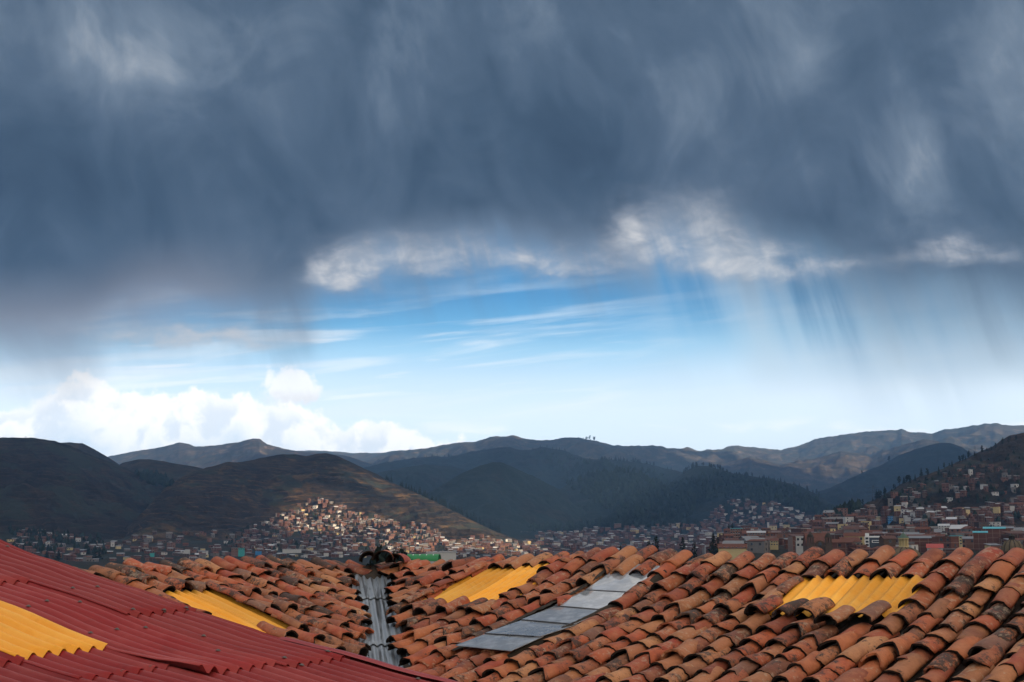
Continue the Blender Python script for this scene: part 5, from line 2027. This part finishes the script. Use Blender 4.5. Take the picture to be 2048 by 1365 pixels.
hid = {id(h): h for h in HILLS}
HB = HILLS
crest_trees(H_MAIN, 772, 1000, 95, (9, 19), (-6, 45), 'dark conifer in the row along the right ridge of the terraced hill', 'conifers along the terraced hill ridge', ('conifer',))
crest_trees(HB[7], 1365, 1450, 34, (10, 22), (-20, 30), 'dark tree on top of the wooded hill right of centre', 'trees crowning the wooded hill')
crest_trees(HB[7], 1480, 1640, 26, (9, 17), (-20, 30), 'dark tree on the falling ridge of the wooded hill', 'trees on the falling ridge')
crest_trees(HB[5], 1205, 1345, 40, (10, 24), (-30, 40), 'tree along the long mid mountain ridge', 'trees along the mid mountain ridge')
crest_trees(HB[5], 1065, 1140, 16, (10, 18), (-20, 30), 'tree on the peak of the mid mountain', 'trees on the mid mountain peak')
crest_trees(HB[5], 850, 905, 16, (10, 18), (-20, 30), 'tree on the left shoulder of the mid mountain', 'trees on the mid mountain shoulder')
crest_trees(HB[1], 1158, 1195, 14, (16, 30), (-20, 30), 'tree on the far sky line right of centre', 'trees on the far sky line', ('gum',))
crest_trees(H_RIGHT, 1715, 1965, 34, (6, 14), (-30, 20), 'dark tree along the left outline of the right hill', 'trees along the right hill outline')
crest_trees(H_RIGHT, 1965, 2040, 10, (5, 10), (-120, -40), 'dark shrub near the top of the right hill', 'shrubs near the right hill top', ('gum',))


def crest_tree(hill, px, h, label, spread=1.4):
    az = math.atan2(ray(px, 900)[0], 1.0)
    r = float(hill.crest(np.array(az))) - 8
    tree('gum', r * math.sin(az), r * math.cos(az), float(hill.height(np.array([az]), np.array([r]))[0]) - 1, h, label, None, spread)


crest_tree(HB[6], 1777, 26, 'single round tree on the crest of the right mountain', 1.5)
crest_tree(HB[6], 1722, 16, 'small tree low on the crest of the right mountain')


def forest():
    """woods too far off to count"""
    r = np.random.default_rng(5)
    V, Fc = [], []
    base_v = []
    rr = random.Random(3)

    def one(p, h, w):
        k = len(V)
        n = 5
        for lv, (rad, z) in enumerate(((w, 0.08), (w * 1.05, 0.35), (w * 0.6, 0.7))):
            for i in range(n):
                a = 2 * math.pi * i / n + rr.random()
                q = rad * rr.uniform(0.7, 1.2)
                V.append((p[0] + q * math.cos(a), p[1] + q * math.sin(a), p[2] + h * z * rr.uniform(0.85, 1.1)))
        V.append((p[0], p[1], p[2] + h))
        for lv in range(2):
            for i in range(n):
                j = (i + 1) % n
                Fc.append((k + lv * n + i, k + lv * n + j, k + (lv + 1) * n + j, k + (lv + 1) * n + i))
        for i in range(n):
            Fc.append((k + 2 * n + i, k + 2 * n + (i + 1) % n, k + 3 * n))
    zones = [([(1370, 960), (1450, 945), (1560, 968), (1640, 1005), (1640, 1040), (1560, 1010), (1440, 1000), (1340, 1020), (1330, 980)], 700, (9, 17)),
             ([(1060, 1058), (1120, 1056), (1240, 1040), (1400, 1045), (1400, 1058), (1240, 1056), (1060, 1068)], 330, (8, 15)),
             ([(1080, 905), (1200, 925), (1330, 950), (1400, 1000), (1380, 1040), (1250, 1040), (1150, 985), (1100, 940)], 800, (10, 20)),
             ([(280, 945), (330, 955), (350, 975), (310, 975), (270, 955)], 120, (8, 15)),
             ([(1630, 1030), (1700, 1010), (1720, 1035), (1640, 1050)], 120, (8, 14)),
             ([(1720, 1020), (1800, 985), (1900, 945), (2040, 900), (2040, 1010), (1900, 1010), (1800, 1030)], 130, (3.5, 7)),
             ([(450, 1060), (640, 1020), (860, 1060), (890, 1100), (450, 1105)], 260, (3, 7)),
             ([(20, 1060), (210, 1080), (210, 1110), (20, 1105)], 110, (5, 11)),
             ([(1440, 1060), (2040, 1040), (2040, 1095), (1440, 1098)], 120, (4, 9))]
    for poly, n, h in zones:
        P = lands_at(*in_poly_points(poly, n), y0=600, y1=6200, step=9.0)
        for q in P:
            if np.isfinite(q[0]):
                hh = rr.uniform(*h)
                one(q - np.array([0, 0, 0.4]), hh, hh * rr.uniform(0.22, 0.42))
    o = link('woodland', mesh_from('woodland', V, Fc), LEAF)
    tag(o, 'dark far woodland and scrub covering the hillsides', 'woodland', kind='stuff')


forest()


# ------------------------------------------------------------------ masts and paths
def mast(label, px, py_top, py_base, r, arms=True, name='transmission_tower', cat='pylon'):
    x, y = at_px(px, r)
    zt = z_px(py_top, px, r)
    gz = float(surf(np.array([x]), np.array([y]))[0])
    gz = min(gz, zt - 6)
    h = zt - gz
    root = empty(name, (x, y, gz - 0.5), face_yaw(x, y))
    tag(root, label, cat)
    b, t = h * 0.09, h * 0.015
    w = max(0.16, r * 0.00011)
    mb = MB()

    def bar(p, q, k=1.0):
        d = Vector(q) - Vector(p)
        s = Vector((1, 0, 0)) * w * k * 0.5
        u = Vector((0, 1, 0)) * w * k * 0.5
        P, Q = Vector(p), Vector(q)
        if abs(d.z) < 0.3 * d.length:
            s = Vector((0, 0, 1)) * w * k * 0.5
        for e, f in ((s, u), (u, -s), (-s, -u), (-u, s)):
            mb.quad(tuple(P + e), tuple(P + f), tuple(Q + f), tuple(Q + e))
    f = lambda z, a, c: ((b + (t - b) * z) * a, (b + (t - b) * z) * c, z * h)
    for a, c in ((-1, -1), (1, -1), (1, 1), (-1, 1)):
        bar(f(0, a, c), f(1, a, c))
    for k in range(7):
        z0, z1 = k / 7, (k + 1) / 7
        for c in (-1, 1):
            bar(f(z0, -1, c), f(z1, 1, c), 0.6); bar(f(z0, 1, c), f(z1, -1, c), 0.6)
    mb.build('lattice', M['lead'], root)
    if arms:
        for z in (0.68, 0.80, 0.92):
            mb = MB()
            L = h * 0.17
            bar((-L, 0, z * h), (L, 0, z * h)); bar((-L, 0, z * h), (0, 0, (z + 0.05) * h), 0.6); bar((L, 0, z * h), (0, 0, (z + 0.05) * h), 0.6)
            mb.build('cross_arm', M['lead'], root)
    return root


mast('thin lattice mast on top of the left hill', 38, 872, 884, 2880, False, 'radio_mast', 'mast')
mast('steel lattice pylon on the shoulder of the right hill', 1961, 892, 913, 2150)
mast('steel lattice pylon in front of the hazy mountain right of centre', 1752, 970, 1000, 2100)
mast('slim mast on the terraced slope left of centre', 889, 1046, 1058, 2200, False, 'radio_mast', 'mast')


def path(px, w, name='path'):
    P = lands_at([p[0] for p in px], [p[1] for p in px])
    P = P[np.isfinite(P[:, 0])]
    if len(P) < 2:
        return
    Q = []
    for a, b in zip(P[:-1], P[1:]):
        for k in range(8):
            q = a + (b - a) * k / 8
            q[2] = float(surf(np.array([q[0]]), np.array([q[1]]))[0]) + 0.5
            Q.append(q.copy())
    G_ = np.zeros((len(Q), 2, 3))
    for i, q in enumerate(Q):
        d = Q[min(i + 1, len(Q) - 1)] - Q[max(i - 1, 0)]
        s = np.array([-d[1], d[0], 0]); s /= (np.linalg.norm(s) + 1e-9)
        G_[i, 0] = q - s * w / 2; G_[i, 1] = q + s * w / 2
    o = link(name, grid_mesh(name, G_), T['grey'])
    o['kind'] = 'structure'


path([(84, 1077), (92, 1088), (104, 1098), (118, 1112)], 2.6)
path([(692, 1078), (697, 1090), (700, 1102), (702, 1112)], 3.0)
path([(1040, 1068), (1065, 1064)], 6.0)
